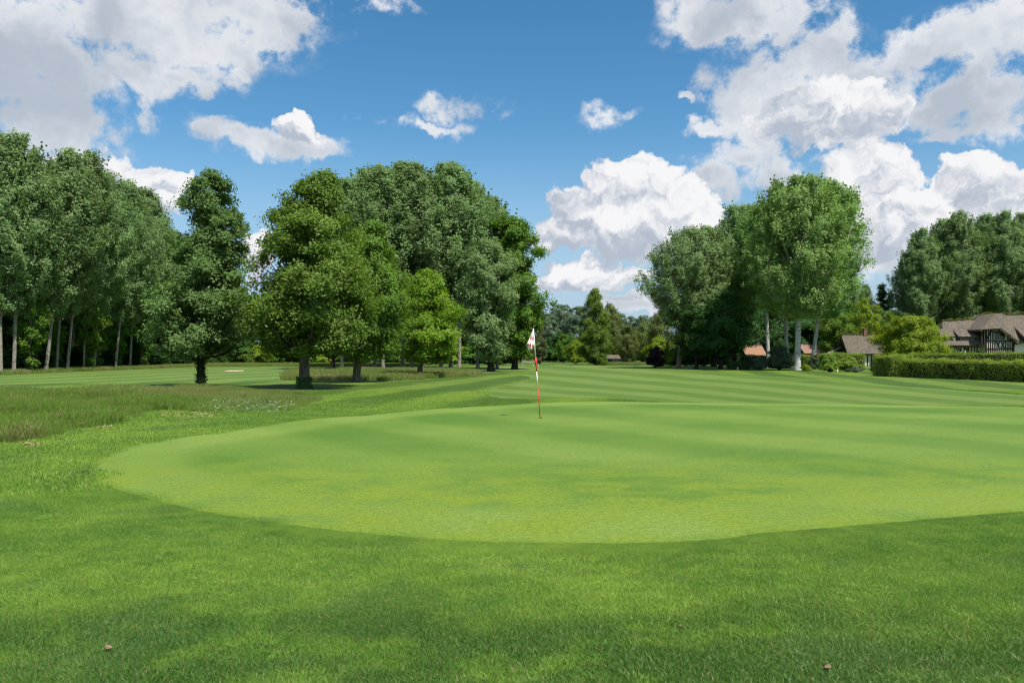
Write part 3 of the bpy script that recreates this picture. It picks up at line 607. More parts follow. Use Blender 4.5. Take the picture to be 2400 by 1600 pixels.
# ---- grey poplar grove in the middle
GP = 'tall grey poplars of the middle grove'
grove = [(785,412,80,'leftmost, half hidden by the broad alder'),(838,396,84,'second from the broad alder'),(880,386,79,'third from the broad alder'),(925,383,86,'behind the yellowish alder'),
         (968,382,80,'tallest, straight behind the bright maple'),(1012,384,88,'just right of the bright maple top'),(1055,390,81,'second from the right end of the grove'),(1098,425,84,'near the right end of the grove'),(1142,458,86,'short spire at the right end of the grove'),(860,386,93,'back row, left of the yellowish alder top'),(945,382,95,'back row, above the bright maple'),(1035,384,94,'back row, right half of the dome')]
for i, (x, top, D, w) in enumerate(grove):
    plant('poplar%d' % (i % 4), 'grey_poplar_tree', 'tall grey green poplar in the grove, ' + w, 'tree', gx(S(x), D), D, gz(S(top), D), rr.random() * 6, GP, 1.18)
plant('mid', 'oak_tree', 'thin dark trunked tree seen between the two alders', 'tree', gx(783, 70), 70, 8.2, 1.0, None, 0.8)
# ---- poplar wood on the left: rows along x = -40
FW = 'pale trunked poplars at the edge of the wood'
front = [(2,62.5,0.0,1),(32,64,0.02,1),(68,65.5,0.03,.6),(107,68,0.10,1.1),(132,70.5,0.02,.8),(157,71.6,0.12,.9),(196,74,0.03,.6),(221,76,0.10,.95),(270,80.3,0.04,.9),(304,84,0.05,.9),(330,89,0.04,1),(355,95,0.03,1),(378,102,0.04,1),(398,110,0,1),(415,118,0,1)]
ordw = ['first','second','third','fourth','fifth','sixth','seventh','eighth','ninth','tenth','eleventh','twelfth','thirteenth','fourteenth','fifteenth']
for i, (px, D, tl, w) in enumerate(front):
    plant('poplar%d' % (i % 4), 'poplar_tree', 'pale trunked poplar at the wood edge, %s trunk from the picture\'s left side' % ordw[i], 'tree', gx(px, D), D, (20.2 - 0.05 * (D - 62)) * (0.93 + 0.12 * rr.random()) * (0.86 if w < .7 else 1), rr.random() * 6, FW, w if w > .7 else 0.75, tl)
for r_, (x0, d0, n_) in enumerate([(-45.5, 69, 11), (-51, 76, 9), (-57, 84, 8), (-63, 93, 8)]):
    for k in range(n_):
        D = d0 + k * 5.4 + rr.uniform(-1, 1)
        plant('poplar%d' % rr.randrange(4), 'poplar_tree', 'poplar deep inside the wood behind the edge trees', 'tree', x0 + rr.uniform(-1.2, 1.2), D, 18.8 * rr.uniform(0.92, 1.06), rr.random() * 6, 'poplars deep inside the wood', 1.05)

# ---- shrubs
def shrub_proto(key, seed, w, h, leafm, nb, rb, leaf, dense=14, nleaf=20, up=0.0, prof=(0.8,1.0,0.97,0.85,0.6,0.25)):
    rng = np.random.default_rng(seed); z = np.linspace(0.1, h, len(prof)); v, f, B, C = crown(rng, z, np.zeros(len(prof)), np.array(prof) * w / 2, nb=nb, rb=rb, ncl=dense, nleaf=nleaf, rc=rb * 0.45, leaf=leaf, up=up)
    mb = MB()
    for b in B[::3]: mb.tube([(b[0] * .15, b[1] * .15, -0.05), (b[0] * .5, b[1] * .5, b[2] * .5), tuple(b)], [0.03, 0.02, 0.008], 4, False)
    PROTO[key] = (mesh_arrays('stems', mb.v, mb.f, (M['bark_dark'],)), mesh_arrays('foliage', v, f, (leafm,)), h)
def shrub(key, name, label, x, y, h, wide=1.0, rz=0.0, group=None, cat='shrub'):
    tm, cm, ph = PROTO[key]; s = h / ph; t = thing(name, label, cat, (x, y, hz(x, y)), rz, group)
    for nm, me in (('stems', tm), ('foliage', cm)): o = link(nm, me, t); o.scale = (s * wide, s * wide, s)
    return t
shrub_proto('under', 80, 3.2, 2.4, M['dark'], 40, 0.6, 0.17); shrub_proto('bright', 81, 3.0, 2.4, M['chestnut'], 40, 0.55, 0.16)
shrub_proto('limeb', 82, 3.0, 2.4, M['lime'], 40, 0.55, 0.16); shrub_proto('purpleb', 83, 2.0, 1.9, M['purple'], 36, 0.4, 0.13)
shrub_proto('greyb', 84, 2.8, 2.4, M['greyshrub'], 60, 0.5, 0.12); shrub_proto('ball', 85, 1.6, 1.5, M['hedge'], 70, 0.3, 0.07, 16, 22)
shrub_proto('mound', 86, 1.8, 0.5, M['greyshrub'], 40, 0.2, 0.06); shrub_proto('roundt', 87, 5.6, 4.6, M['lime'], 130, 0.75, 0.15, 14, 18, prof=(0.55,0.85,1.0,1.0,0.93,0.75,0.4))
shrub_proto('sapl', 88, 3.0, 6.5, M['chestnut'], 45, 0.7, 0.17, 12, 18, 0.4, (0.15,0.3,0.7,1.0,0.9,0.6,0.2))
for k in range(26):
    D = 62 + k * 2.1 + rr.uniform(-.6, .6); x = -42.5 - rr.random() * 3.5
    shrub('under', 'undergrowth_shrub', 'dark leafy undergrowth shrub among the poplar trunks of the wood', x, D, rr.uniform(1.2, 3.0), rr.uniform(.9, 1.5), rr.random() * 6, 'undergrowth in the wood')
for k in range(26):
    D = 70 + k * 2.4; shrub('under', 'undergrowth_shrub', 'dark leafy undergrowth shrub among the poplar trunks of the wood', -49 - rr.random() * 8, D, rr.uniform(3, 5), 1.3, rr.random() * 6, 'undergrowth in the wood')
for k, (px, D) in enumerate([(48, 65.5), (85, 68), (146, 72), (186, 74.5), (243, 79), (288, 83), (322, 88), (345, 94)]):
    shrub('sapl', 'sapling_tree', 'green leafy sapling between the pale trunks, %s from the picture\'s left side' % ordw[k], gx(px, D) + (0.9 if k % 3 == 0 else -0.6), D, rr.uniform(4.5, 8.2), rr.uniform(.8, 1.1), rr.random() * 6, 'saplings under the poplars', 'tree')
# ---- trees far behind the left and middle
FAR = 'far row of trees behind the fairway'
for k in range(26):
    px = 300 + k * 36 + rr.uniform(-10, 10); D = rr.uniform(124, 142); key = rr.choice(['mid', 'round', 'mid', 'olive'])
    plant(key, 'woodland_tree', 'leafy tree in the far row seen beneath the grove crowns', 'tree', gx(px, D), D, rr.uniform(9, 12.5), rr.random() * 6, FAR, 1.05)
for k in range(22):
    px = 380 + k * 38 + rr.uniform(-12, 12); D = rr.uniform(116, 122); key = rr.choice(['bright', 'limeb', 'bright', 'under'])
    shrub(key, 'hedgerow_shrub', 'low shrub at the foot of the far row of trees', gx(px, D), D, rr.uniform(2.2, 4.2), rr.uniform(1, 1.5), rr.random() * 6, 'shrubs below the far row')
for k in range(30):
    px = -100 + k * 95; D = rr.uniform(250, 300)
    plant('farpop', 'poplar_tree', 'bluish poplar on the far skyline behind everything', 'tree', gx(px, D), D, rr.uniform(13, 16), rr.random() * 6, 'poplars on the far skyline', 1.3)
# ---- centre distance
plant('cone', 'cypress_tree', 'brownish conical cypress just right of the flagstick', 'tree', gx(S(1240), 125), 125, gz(S(735), 125), 0, None, 0.9)
for x, top, D, w in [(1262,722,255,'left'),(1292,702,265,'tallest, middle'),(1330,706,258,'right')]:
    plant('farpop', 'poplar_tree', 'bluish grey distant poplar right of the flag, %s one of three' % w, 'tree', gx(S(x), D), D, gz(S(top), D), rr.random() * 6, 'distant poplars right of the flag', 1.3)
plant('round', 'round_tree', 'round dark green bushy tree right of the cypress', 'tree', gx(S(1294), 140), 140, gz(S(768), 140), 2, None, 0.85)
shrub('limeb', 'lime_shrub', 'bright lime shrub beside the round bushy tree', gx(S(1322), 130), 130, 3.8, 0.7)
plant('full', 'lime_tree', 'tall pointed green tree in the centre distance', 'tree', gx(S(1366), 116), 116, gz(S(665), 116), 0.5, None, 0.82)
plant('olive', 'willow_tree', 'olive green feathery willow behind the tall pointed tree', 'tree', gx(S(1404), 132), 132, gz(S(700), 132), 0.5, None, 0.8)
plant('olive', 'willow_tree', 'olive green willow over the small distant house', 'tree', gx(S(1440), 128), 128, gz(S(748), 128), 2.5, None, 0.9)
plant('olive', 'willow_tree', 'olive green willow left of the bright shrub', 'tree', gx(S(1478), 136), 136, gz(S(738), 136), 4.0, None, 0.95)
plant('olive', 'willow_tree', 'olive green willow behind the bright shrub', 'tree', gx(S(1515), 130), 130, gz(S(715), 130), 4.0, None, 0.95)
for x, top, D, w in [(1424,722,270,'leftmost'),(1450,728,280,'second'),(1478,726,275,'third'),(1505,728,285,'rightmost')]:
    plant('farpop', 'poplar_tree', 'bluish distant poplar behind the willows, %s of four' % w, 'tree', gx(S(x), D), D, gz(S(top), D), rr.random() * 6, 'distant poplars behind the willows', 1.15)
shrub('bright', 'box_shrub', 'low dark shrub at the foot of the tall pointed tree', gx(S(1383), 112), 112, 1.6, 0.9)
shrub('limeb', 'elder_shrub', 'large bright green shrub behind the purple bush', gx(S(1512), 100), 100, 3.6, 0.85)
shrub('purpleb', 'smoke_bush', 'dark purple rounded bush at the fairway edge', gx(1537, 93), 93, 2.3, 0.95)
for k in range(24):
    px = 1130 + k * 24 + rr.uniform(-8, 8); D = rr.uniform(150, 170)
    shrub(rr.choice(['bright', 'under', 'bright']), 'hedgerow_shrub', 'leafy shrub in the low hedgerow across the centre distance', gx(px, D), D, rr.uniform(3.0, 5.5), rr.uniform(1.1, 1.5), rr.random() * 6, 'hedgerow across the centre distance')
# ---- right hand group
RG = 'grey poplars of the right tree group'
PK = dict(shoots=100, far=True, up=0.9, flat=0.9, nb=380, rb=0.9, ncl=10, nleaf=17, rc=0.45, leaf=0.185, stray=0.05)
hero('grey_poplar_tree', 'wide pale grey green poplar at the left end of the right tree group', 'tree', (1558, 846),
     [(527,1590,1640),(555,1535,1660),(600,1500,1675),(640,1484,1680),(680,1480,1672),(712,1500,1650),(745,1525,1610)], M['poplar'], M['bark_ruddy'], 21, 0.26, group=RG, D=87, **PK)
hero('grey_poplar_tree', 'dusky grey poplar rising left of the bright poplar dome', 'tree', (1686, 848),
     [(476,1682,1712),(510,1655,1745),(560,1640,1760),(620,1635,1760),(680,1640,1755),(730,1655,1740)], M['poplar'], M['bark_dark'], 22, 0.26, group=RG, D=93, **PK)
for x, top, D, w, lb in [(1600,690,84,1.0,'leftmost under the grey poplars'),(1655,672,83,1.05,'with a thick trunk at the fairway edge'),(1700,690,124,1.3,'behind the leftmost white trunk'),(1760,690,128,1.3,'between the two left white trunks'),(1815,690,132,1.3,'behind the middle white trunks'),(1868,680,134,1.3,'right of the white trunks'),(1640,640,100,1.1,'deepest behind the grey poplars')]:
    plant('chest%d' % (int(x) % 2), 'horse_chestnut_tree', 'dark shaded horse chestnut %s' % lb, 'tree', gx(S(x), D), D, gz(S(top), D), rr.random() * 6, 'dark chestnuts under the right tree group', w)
for k in range(11):
    px = S(1545) + k * 34 + rr.uniform(-8, 8); D = rr.uniform(103, 110)
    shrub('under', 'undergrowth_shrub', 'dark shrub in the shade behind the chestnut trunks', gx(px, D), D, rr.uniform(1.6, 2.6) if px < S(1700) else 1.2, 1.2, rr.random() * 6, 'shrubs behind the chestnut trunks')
AS = 'white trunked poplars of the right tree group'
AK = dict(shoots=100, far=True, up=0.8, flat=0.9, rb=1.0, ncl=14, nleaf=20, rc=0.46, leaf=0.185, stray=0.05)
hero('white_poplar_tree', 'bright green poplar, thickest white trunk nearest the fairway', 'tree', (1832, 852),
     [(412,1815,1850),(436,1772,1895),(490,1738,1925),(550,1722,1935),(620,1720,1935),(670,1730,1925),(705,1745,1910),(728,1775,1890)], M['aspen'], M['bark_white'], 23, 0.30, group=AS, D=76.2, nb=330, **AK)
hero('white_poplar_tree', 'bright green poplar, leftmost of the four white trunks', 'tree', (1766, 838),
     [(478,1728,1765),(520,1704,1800),(600,1696,1805),(660,1696,1805),(695,1720,1795)], M['aspen'], M['bark_white'], 24, 0.24, group=AS, D=86, nb=150, **AK)
hero('white_poplar_tree', 'bright green poplar, second of the four white trunks', 'tree', (1808, 838),
     [(432,1785,1830),(500,1762,1850),(600,1752,1855),(670,1760,1850),(700,1780,1830)], M['aspen'], M['bark_white'], 25, 0.24, group=AS, D=88, nb=140, **AK)
hero('white_poplar_tree', 'bright green poplar, fourth white trunk by the clipped hedge', 'tree', (1865, 840),
     [(424,1880,1912),(450,1862,1958),(500,1850,1975),(560,1848,1984),(620,1848,1980),(670,1845,1962),(705,1845,1950),(728,1862,1925)], M['aspen'], M['bark_white'], 26, 0.24, group=AS, D=84, nb=240, **AK)
for x, top, D, key, w, lb in [(1955,622,122,'poplar0',0.9,'grey green tree right behind the bright poplar dome'),(1990,655,128,'poplar2',0.8,'grey green tree behind the thatched cottage'),(2026,652,126,'spruce',1.35,'dark narrow spruce left of the gap in the trees'),(2044,672,130,'spruce',1.3,'small dark spruce beside the narrow spruce'),
        (1984,690,112,'limet',0.8,'yellow green tree above the cottage roof'),(1915,705,112,'round',1.0,'green leafy tree left of the cottage roof'),(1950,700,118,'round',1.0,'green leafy tree behind the cottage ridge'),(2022,712,116,'mid',0.9,'green tree between the two thatched roofs'),(2062,716,120,'chest0',0.9,'dark tree behind the round garden tree'),(2105,720,122,'mid',1.0,'green tree behind the round garden tree top')]:
    plant(key, 'garden_tree', lb, 'tree', gx(S(x), D), D, gz(S(top), D), rr.random() * 6, 'trees behind the cottage', w)
for i, (x, top, D) in enumerate([(2088,585,124),(2122,528,122),(2165,506,126),(2212,490,124),(2262,494,128),(2312,489,124),(2352,495,127),(2395,500,124),(2440,490,126)]):
    plant('poplar%d' % (i % 4), 'poplar_tree', 'tall dusky poplar behind the thatched house, %s of the row' % ordw[i], 'tree', gx(S(x), D), D, gz(S(top), D), rr.random() * 6, 'poplars behind the thatched house', 1.05)
for x, top, D, key in [(2120,668,135,'chest0'),(2165,672,137,'chest1'),(2210,665,136,'mid'),(2250,670,138,'chest0'),(2290,668,136,'mid'),(2330,672,137,'chest1'),(2375,668,135,'chest0'),(2420,668,135,'chest1')]:
    plant(key, 'understory_tree', 'shaded leafy tree under the dusky poplars behind the thatched house', 'tree', gx(S(x), D), D, gz(S(top), D), rr.random() * 6, 'shaded trees behind the thatched house', 1.1)

# ------------------------------------------------------------------ hedges and garden
def hedge(name, label, x0, y0, x1, y1, width, h0, h1, leafm, n, seed, leaf=0.09, group=None):
    rng = np.random.default_rng(seed); L = math.hypot(x1 - x0, y1 - y0); t = thing(name, label, 'hedge', (x0, y0, hz(x0, y0)), math.atan2(y1 - y0, x1 - x0), group)
    a = 0.14; mb = MB(); m = 10
    for k in range(m):
        u0, u1 = a + (L - 2 * a) * k / m, a + (L - 2 * a) * (k + 1) / m; hh = h0 + (h1 - h0) * (k + .5) / m - a
        mb.box(u0, u1 - 0.003, -width / 2 + a, width / 2 - a, -0.1, hh)
    mb.build('branches', M['bark_dark'], t)
    area = [L * h0, L * h0, L * width, width * h0, width * h0]; pr = np.array(area) / sum(area); s = rng.choice(5, n, p=pr); u = rng.random(n) * L; v = rng.random(n); P = np.zeros((n, 3)); N = np.zeros((n, 3))
    H = h0 + (h1 - h0) * u / L; wob = 0.07 * np.sin(u * 2.1 + seed) + 0.05 * np.sin(u * 5.3 + v * 6)
    for k in range(5):
        q = s == k
        if k < 2: sg = -1 if k == 0 else 1; P[q] = np.stack([u[q], sg * (width / 2 + wob[q]), v[q] * H[q]], 1); N[q] = (0, sg, 0.2)
        elif k == 2: P[q] = np.stack([u[q], (v[q] - .5) * width, H[q] + wob[q]], 1); N[q] = (0, 0, 1)
        else: e = 0 if k == 3 else L; P[q] = np.stack([np.full(q.sum(), e), (v[q] - .5) * width, rng.random(q.sum()) * (h0 if k == 3 else h1)], 1); N[q] = (-1 if k == 3 else 1, 0, 0.2)
    P += rng.normal(size=(n, 3)) * 0.055 - N * (rng.random((n, 1)) ** 2 * 0.16); P[:, 2] = np.maximum(P[:, 2], 0.03)
    lv, lf = leaf_arrays(rng, P, unit(N + np.array([0, 0, .25]) + rng.normal(size=(n, 3)) * 0.6), leaf, 0.7)
    link('foliage', mesh_arrays('foliage', lv, lf, (leafm,)), t); return t
hedge('clipped_hedge', 'long clipped hedge with sunlit top running along the fairway edge', 27.0, 54.5, 30.2, 41.0, 1.5, 1.18, 1.05, M['hedge'], 26000, 1)
hedge('clipped_hedge', 'taller rounded end block of the fairway hedge by the garden gap', 26.9, 57.6, 27.0, 54.9, 1.6, 1.42, 1.40, M['hedge'], 8000, 2)
hedge('clipped_hedge', 'bright green hedge behind the fairway hedge before the thatched house', 31.5, 66.0, 47.0, 62.0, 1.4, 1.58, 1.72, M['hedge_lit'], 20000, 3)
hedge('clipped_hedge', 'dark flat topped hedge behind the two clipped round shrubs', gx(1924, 79), 79, gx(2030, 79), 80, 1.0, 1.62, 1.62, M['hedge'], 9000, 4, 0.08)
hedge('clipped_hedge', 'low dark hedge left of the thickest white trunk', gx(1708, 79), 79, gx(1757, 79), 79.5, 0.9, 0.75, 0.75, M['dark'], 4000, 5, 0.08)
hedge('clipped_hedge', 'dark hedge in front of the orange tiled roof', gx(1738, 91), 91, gx(1800, 91), 92, 1.0, 1.40, 1.40, M['dark'], 6000, 6)
hedge('clipped_hedge', 'flat hedge between the white trunks', gx(1878, 95), 95, gx(1925, 95), 95, 1.0, 1.35, 1.35, M['hedge'], 5000, 7)
shrub('ball', 'clipped_shrub', 'tall olive green clipped round shrub, left of the pair', gx(1951, 69), 69.5, 1.50, 0.95)
shrub('ball', 'clipped_shrub', 'wide dome shaped clipped shrub, right of the pair', gx(1999, 70), 71, 1.32, 1.4, 2.0)
shrub('mound', 'lavender_mound', 'low grey green lavender mound before the clipped shrubs', gx(2003, 68.5), 68.3, 0.45, 0.95)
shrub('greyb', 'grey_shrub', 'large grey green shrub left of the thickest white trunk', gx(1832, 79), 79.5, 2.35, 1.0)
shrub('greyb', 'grey_shrub', 'small grey green shrub beside the low dark hedge', gx(1782, 78), 78.5, 1.25, 1.1, 1.0)
shrub('greyb', 'grey_shrub', 'pale grey shrub behind the fourth white trunk', gx(1917, 82), 83, 1.45, 0.8, 2.0)
shrub('limeb', 'daylily_clump', 'light green strappy clump between two white trunks', gx(1895, 73), 73.5, 0.55, 1.6, 0, None, 'plant')
shrub('greyb', 'grey_shrub', 'wispy grey shrub at the garden gap left of the hedge', gx(2078, 66), 68, 1.1, 0.7, 3.0)
t = shrub('roundt', 'round_tree', 'round yellow green garden tree between the two thatched roofs', gx(S(2092), 78), 78, gz(S(730), 78), 1.0, 0.3, None, 'tree')
mb = MB(); mb.tube([(0, 0, -0.1), (0.05, 0, 0.6), (0, 0.03, 1.4)], [0.16, 0.12, 0.10], 8); mb.build('trunk', M['bark'], t, True)
shrub('olive' if False else 'bright', 'rose_shrub', 'loose green shrub before the half timbered house', gx(2225, 84), 84, 2.0, 1.0, 1.0)

# ------------------------------------------------------------------ buildings
def thatch_mat():
    m, n, out = new_mat('thatch'); tcn = n.n('ShaderNodeTexCoord').outputs['Object']
    mp = n.n('ShaderNodeMapping', inp={'Vector': tcn, 'Scale': (7.0, 1.0, 1.0)}); a, _ = n.noise(mp.outputs[0], 2.4, 6.0, 0.7, 0.4); b, _ = n.noise(tcn, 0.8, 4.0, 0.6)
    col = n.mix(n.smooth(a, 0.38, 0.62), (0.070, 0.059, 0.045), (0.205, 0.176, 0.140)); col = n.mix(n.math('MULTIPLY', n.smooth(b, 0.42, 0.7), 0.5), col, (0.20, 0.155, 0.115))
    principled(n, out, col, 0.95, 0.1, a, 0.9, 0.12); return m
M['thatch'] = thatch_mat(); M['plaster'] = plain('cream_plaster', (0.74, 0.69, 0.58), 0.9, 0.1, 0.15, 3.0); M['timber'] = plain('dark_timber', (0.035, 0.026, 0.020), 0.8, 0.2, 0.3)
M['glass'] = plain('window_glass', (0.03, 0.035, 0.04), 0.08, 0.6, 0.1); M['frame'] = plain('pale_frame', (0.35, 0.31, 0.25), 0.7, 0.2, 0.15); M['tile'] = plain('orange_tile', (0.31, 0.175, 0.105), 0.9, 0.1, 0.25, 14.0)
M['pinktile'] = plain('pink_tile', (0.27, 0.16, 0.125), 0.9, 0.1, 0.25, 14.0); M['brick'] = plain('red_brick', (0.24, 0.13, 0.09), 0.9, 0.1, 0.3, 20.0); M['ridge'] = leaf_mat('ridge_iris', (0.10, 0.13, 0.02), (0.19, 0.20, 0.04))
M['white'] = plain('white_paint', (0.80, 0.80, 0.78), 0.4, 0.4, 0.03); M['red'] = plain('red_paint', (0.55, 0.035, 0.02), 0.45, 0.4, 0.06); M['cloth_w'] = plain('flag_white', (0.82, 0.80, 0.78), 0.8, 0.1, 0.03); M['cloth_r'] = plain('flag_red', (0.50, 0.03, 0.035), 0.8, 0.1, 0.08)
M['stone'] = plain('garden_stone', (0.36, 0.31, 0.25), 0.9, 0.1, 0.2); M['metal'] = plain('grey_metal', (0.30, 0.31, 0.32), 0.4, 0.5, 0.1); M['black'] = plain('black_rubber', (0.02, 0.02, 0.02), 0.8, 0.2, 0.1)
STUD = {}
def timber(parent, a, b, w=0.13, d=0.07): return MB().bar(a, b, w, d).build('timber', M['timber'], parent)
def window(parent, x0, x1, z0, z1, y, mull=2, name='window', bars=1):
    w = MB(); e = 0.07
    w.box(x0 - e, x1 + e, y - 0.06, y + 0.02, z1, z1 + e).box(x0 - e, x1 + e, y - 0.08, y + 0.02, z0 - e, z0).box(x0 - e, x0, y - 0.06, y + 0.02, z0, z1).box(x1, x1 + e, y - 0.06, y + 0.02, z0, z1)
    for k in range(1, mull): xm = x0 + (x1 - x0) * k / mull; w.box(xm - 0.03, xm + 0.03, y - 0.05, y + 0.02, z0, z1)
    wo = w.build(name, M['frame'], parent)
    for k in range(mull):
        xa, xb = x0 + (x1 - x0) * k / mull + (0.03 if k else 0), x0 + (x1 - x0) * (k + 1) / mull - (0.03 if k < mull - 1 else 0)
        for q in range(bars):
            za, zb = z0 + (z1 - z0) * q / bars + 0.012, z0 + (z1 - z0) * (q + 1) / bars - 0.012
            MB().box(xa, xb, y - 0.012, y, za, zb).build('pane', M['glass'], wo)
    return wo
def thick(name, pts, parent, th=0.30, mat=None, rough=0.05):
    """thatch slab, subdivided and made uneven"""
    mb = MB().slab(pts, th); ob = mb.build(name, mat or M['thatch'], parent)
    sb = ob.modifiers.new('sub', 'SUBSURF'); sb.subdivision_type = 'SIMPLE'; sb.levels = sb.render_levels = 4
    bt = bpy.data.textures.new('uneven', 'CLOUDS'); bt.noise_scale = 0.5
    dm = ob.modifiers.new('uneven', 'DISPLACE'); dm.texture = bt; dm.strength = rough * 2; dm.mid_level = 0.5
    return ob
def ridge_plants(parent, a, b, seed, mat=None, h=0.25, n=700):
    rng = np.random.default_rng(seed); a, b = np.array(a, float), np.array(b, float); u = rng.random((n, 1)); P = a + (b - a) * u + rng.normal(size=(n, 3)) * np.array([.05, .12, .03]) + np.array([0, 0, 0.02]) + rng.random((n, 1)) * np.array([0, 0, h]) * (0.5 + 0.5 * np.sin(u * 23 + seed))
    lv, lf = leaf_arrays(rng, P, unit(rng.normal(size=(n, 3)) + np.array([0, -.6, .3])), 0.17, 0.35); return link('ridge_plants', mesh_arrays('ridge_plants', lv, lf, (mat or M['ridge'],)), parent)
HD, hs = 105.0, 105.0 / F_PX
hx = lambda px: (px - 2300) * hs
hzz = lambda py: EYE + (HOR - py) * hs
H = thing('thatched_house', 'half timbered house with grey thatched roof and dark gable behind the hedges', 'house', (gx(2300, HD), HD, 0))
wl = MB().box(hx(2206), hx(2297) - 0.01, 0.0, 5.0, -0.2, hzz(809)).build('wall', M['plaster'], H)
thick('roof', [(hx(2203), -0.95, hzz(809)), (hx(2300), -0.95, hzz(809)), (hx(2312), 2.4, hzz(746)), (hx(2232), 2.4, hzz(751))], H)
thick('roof', [(hx(2232), 2.42, hzz(751)), (hx(2312), 2.42, hzz(746)), (hx(2300), 6.0, hzz(809)), (hx(2203), 6.0, hzz(809))], H)
thick('roof', [(hx(2203), 6.0, hzz(809)), (hx(2203), -0.95, hzz(809)), (hx(2231), 2.41, hzz(751.5))], H, 0.28)
for x0, x1 in ((2207, 2228), (2247, 2281)):
    MB().box(hx(x0), hx(x1), -0.16, 1.2, hzz(796.5), hzz(786)).build('dormer', M['timber'], H)
    window(H, hx(x0) + 0.12, hx(x1) - 0.12, hzz(795.5), hzz(788.5), -0.20, 2 if x1 - x0 < 25 else 4)
    thick('dormer_roof', [(hx(x0) - 0.35, -0.62, hzz(788.5)), (hx(x1) + 0.35, -0.62, hzz(788.5)), (hx(x1) + 0.15, 1.3, hzz(770)), (hx(x0) - 0.1, 1.3, hzz(770))], H, 0.22, None, 0.03)
for px in (2207,2214,2221,2228,2236,2252,2260,2270,2277,2284,2290): timber(H, (hx(px), -0.035, 0.0), (hx(px), -0.035, hzz(811)))
for (a, b) in (((2238,811),(2250,832)),((2244,811),(2256,832)),((2262,815),(2268,824)),((2268,815),(2262,824))): timber(H, (hx(a[0]), -0.045, hzz(a[1])), (hx(b[0]), -0.045, hzz(b[1])))
timber(H, (hx(2206), -0.06, hzz(812)), (hx(2296), -0.06, hzz(812)), 0.16); timber(H, (hx(2256), -0.055, hzz(825)), (hx(2296), -0.055, hzz(825)), 0.12)
window(H, hx(2273), hx(2285), 0.8, hzz(826), -0.06, 2); window(H, hx(2228), hx(2237), 0.8, hzz(822), -0.06, 2)
# cross gable
gy = -1.2; zt = hzz(771)
g = MB(); pts = [(hx(2297), 0), (hx(2363), 0), (hx(2363), hzz(803)), (hx(2347), hzz(778)), (hx(2325), zt), (hx(2297), zt)]
g.add([(x, gy, z) for x, z in pts] + [(x, gy + 0.25, z) for x, z in pts], [tuple(range(6)), tuple(range(11, 5, -1))] + [(i, i + 6, (i + 1) % 6 + 6, (i + 1) % 6) for i in range(6)]); g.build('gable_wall', M['plaster'], H)
MB().box(hx(2297) + .01, hx(2363) - .01, gy + 0.26, 5, -0.2, hzz(806)).build('wall', M['plaster'], H)
thick('roof', [(hx(2276), -2.0, hzz(773)), (hx(2326), -2.0, hzz(770)), (hx(2345), -0.5, hzz(734.5)), (hx(2330), -0.5, hzz(734.5))], H)
thick('roof', [(hx(2276), 4.5, hzz(773)), (hx(2276), -2.01, hzz(773)), (hx(2330), -0.51, hzz(734.5)), (hx(2330), 4.5, hzz(734.5))], H)
thick('roof', [(hx(2326), -2.01, hzz(770)), (hx(2373), -2.0, hzz(806)), (hx(2373), 1.0, hzz(806)), (hx(2345), 3.5, hzz(734.5)), (hx(2345), -0.51, hzz(734.5))], H)
thick('roof', [(hx(2345), -0.7, hzz(800)), (hx(2480), -0.7, hzz(800)), (hx(2480), 2.8, hzz(735)), (hx(2340), 2.8, hzz(735))], H)
thick('roof', [(hx(2340), 2.81, hzz(735)), (hx(2480), 2.81, hzz(735)), (hx(2480), 6.3, hzz(800)), (hx(2345), 6.3, hzz(800))], H)
MB().box(hx(2364), hx(2475), 0.0, 5.4, -0.2, hzz(803)).build('wall', M['plaster'], H)
MB().box(hx(2392), hx(2425), -0.9, 0.6, hzz(803), hzz(788)).build('dormer', M['timber'], H); window(H, hx(2395), hx(2422), hzz(801), hzz(791), -0.92, 4)
thick('dormer_roof', [(hx(2386), -1.3, hzz(790)), (hx(2430), -1.3, hzz(790)), (hx(2426), 1.2, hzz(764)), (hx(2390), 1.2, hzz(764))], H, 0.22, None, 0.03)
for k, px in enumerate(np.arange(2299, 2363, 5.0)):
    top = float(np.interp(px, [2297, 2325, 2347, 2363], [771.5, 772, 779, 804]))
    if 2314 < px < 2345:
        timber(H, (hx(px), gy - 0.03, 0.0), (hx(px), gy - 0.03, hzz(817.5)))
        timber(H, (hx(px), gy - 0.03, hzz(780)), (hx(px), gy - 0.03, hzz(top)))
        if px < 2321 or px > 2341: timber(H, (hx(px), gy - 0.03, hzz(817)), (hx(px), gy - 0.03, hzz(799)))
    else: timber(H, (hx(px), gy - 0.03, 0.0), (hx(px), gy - 0.03, hzz(top)))
for c in (2326, 2337):
    timber(H, (hx(c - 4), gy - 0.035, hzz(816.5)), (hx(c + 4), gy - 0.035, hzz(800))); timber(H, (hx(c + 4), gy - 0.042, hzz(816.5)), (hx(c - 4), gy - 0.042, hzz(800)))
for py in (799, 817.3): timber(H, (hx(2297), gy - 0.06, hzz(py)), (hx(2363), gy - 0.06, hzz(py)), 0.17)
timber(H, (hx(2315), gy - 0.055, hzz(779.5)), (hx(2345), gy - 0.055, hzz(779.5)), 0.14); timber(H, (hx(2297.8), gy - 0.05, 0), (hx(2297.8), gy - 0.05, hzz(772)), 0.2); timber(H, (hx(2362), gy - 0.05, 0), (hx(2362), gy - 0.05, hzz(803)), 0.2)
window(H, hx(2318), hx(2341), hzz(797), hzz(781), gy - 0.03, 2, bars=2); window(H, hx(2321), hx(2340), 0.9, hzz(824), gy - 0.03, 3)
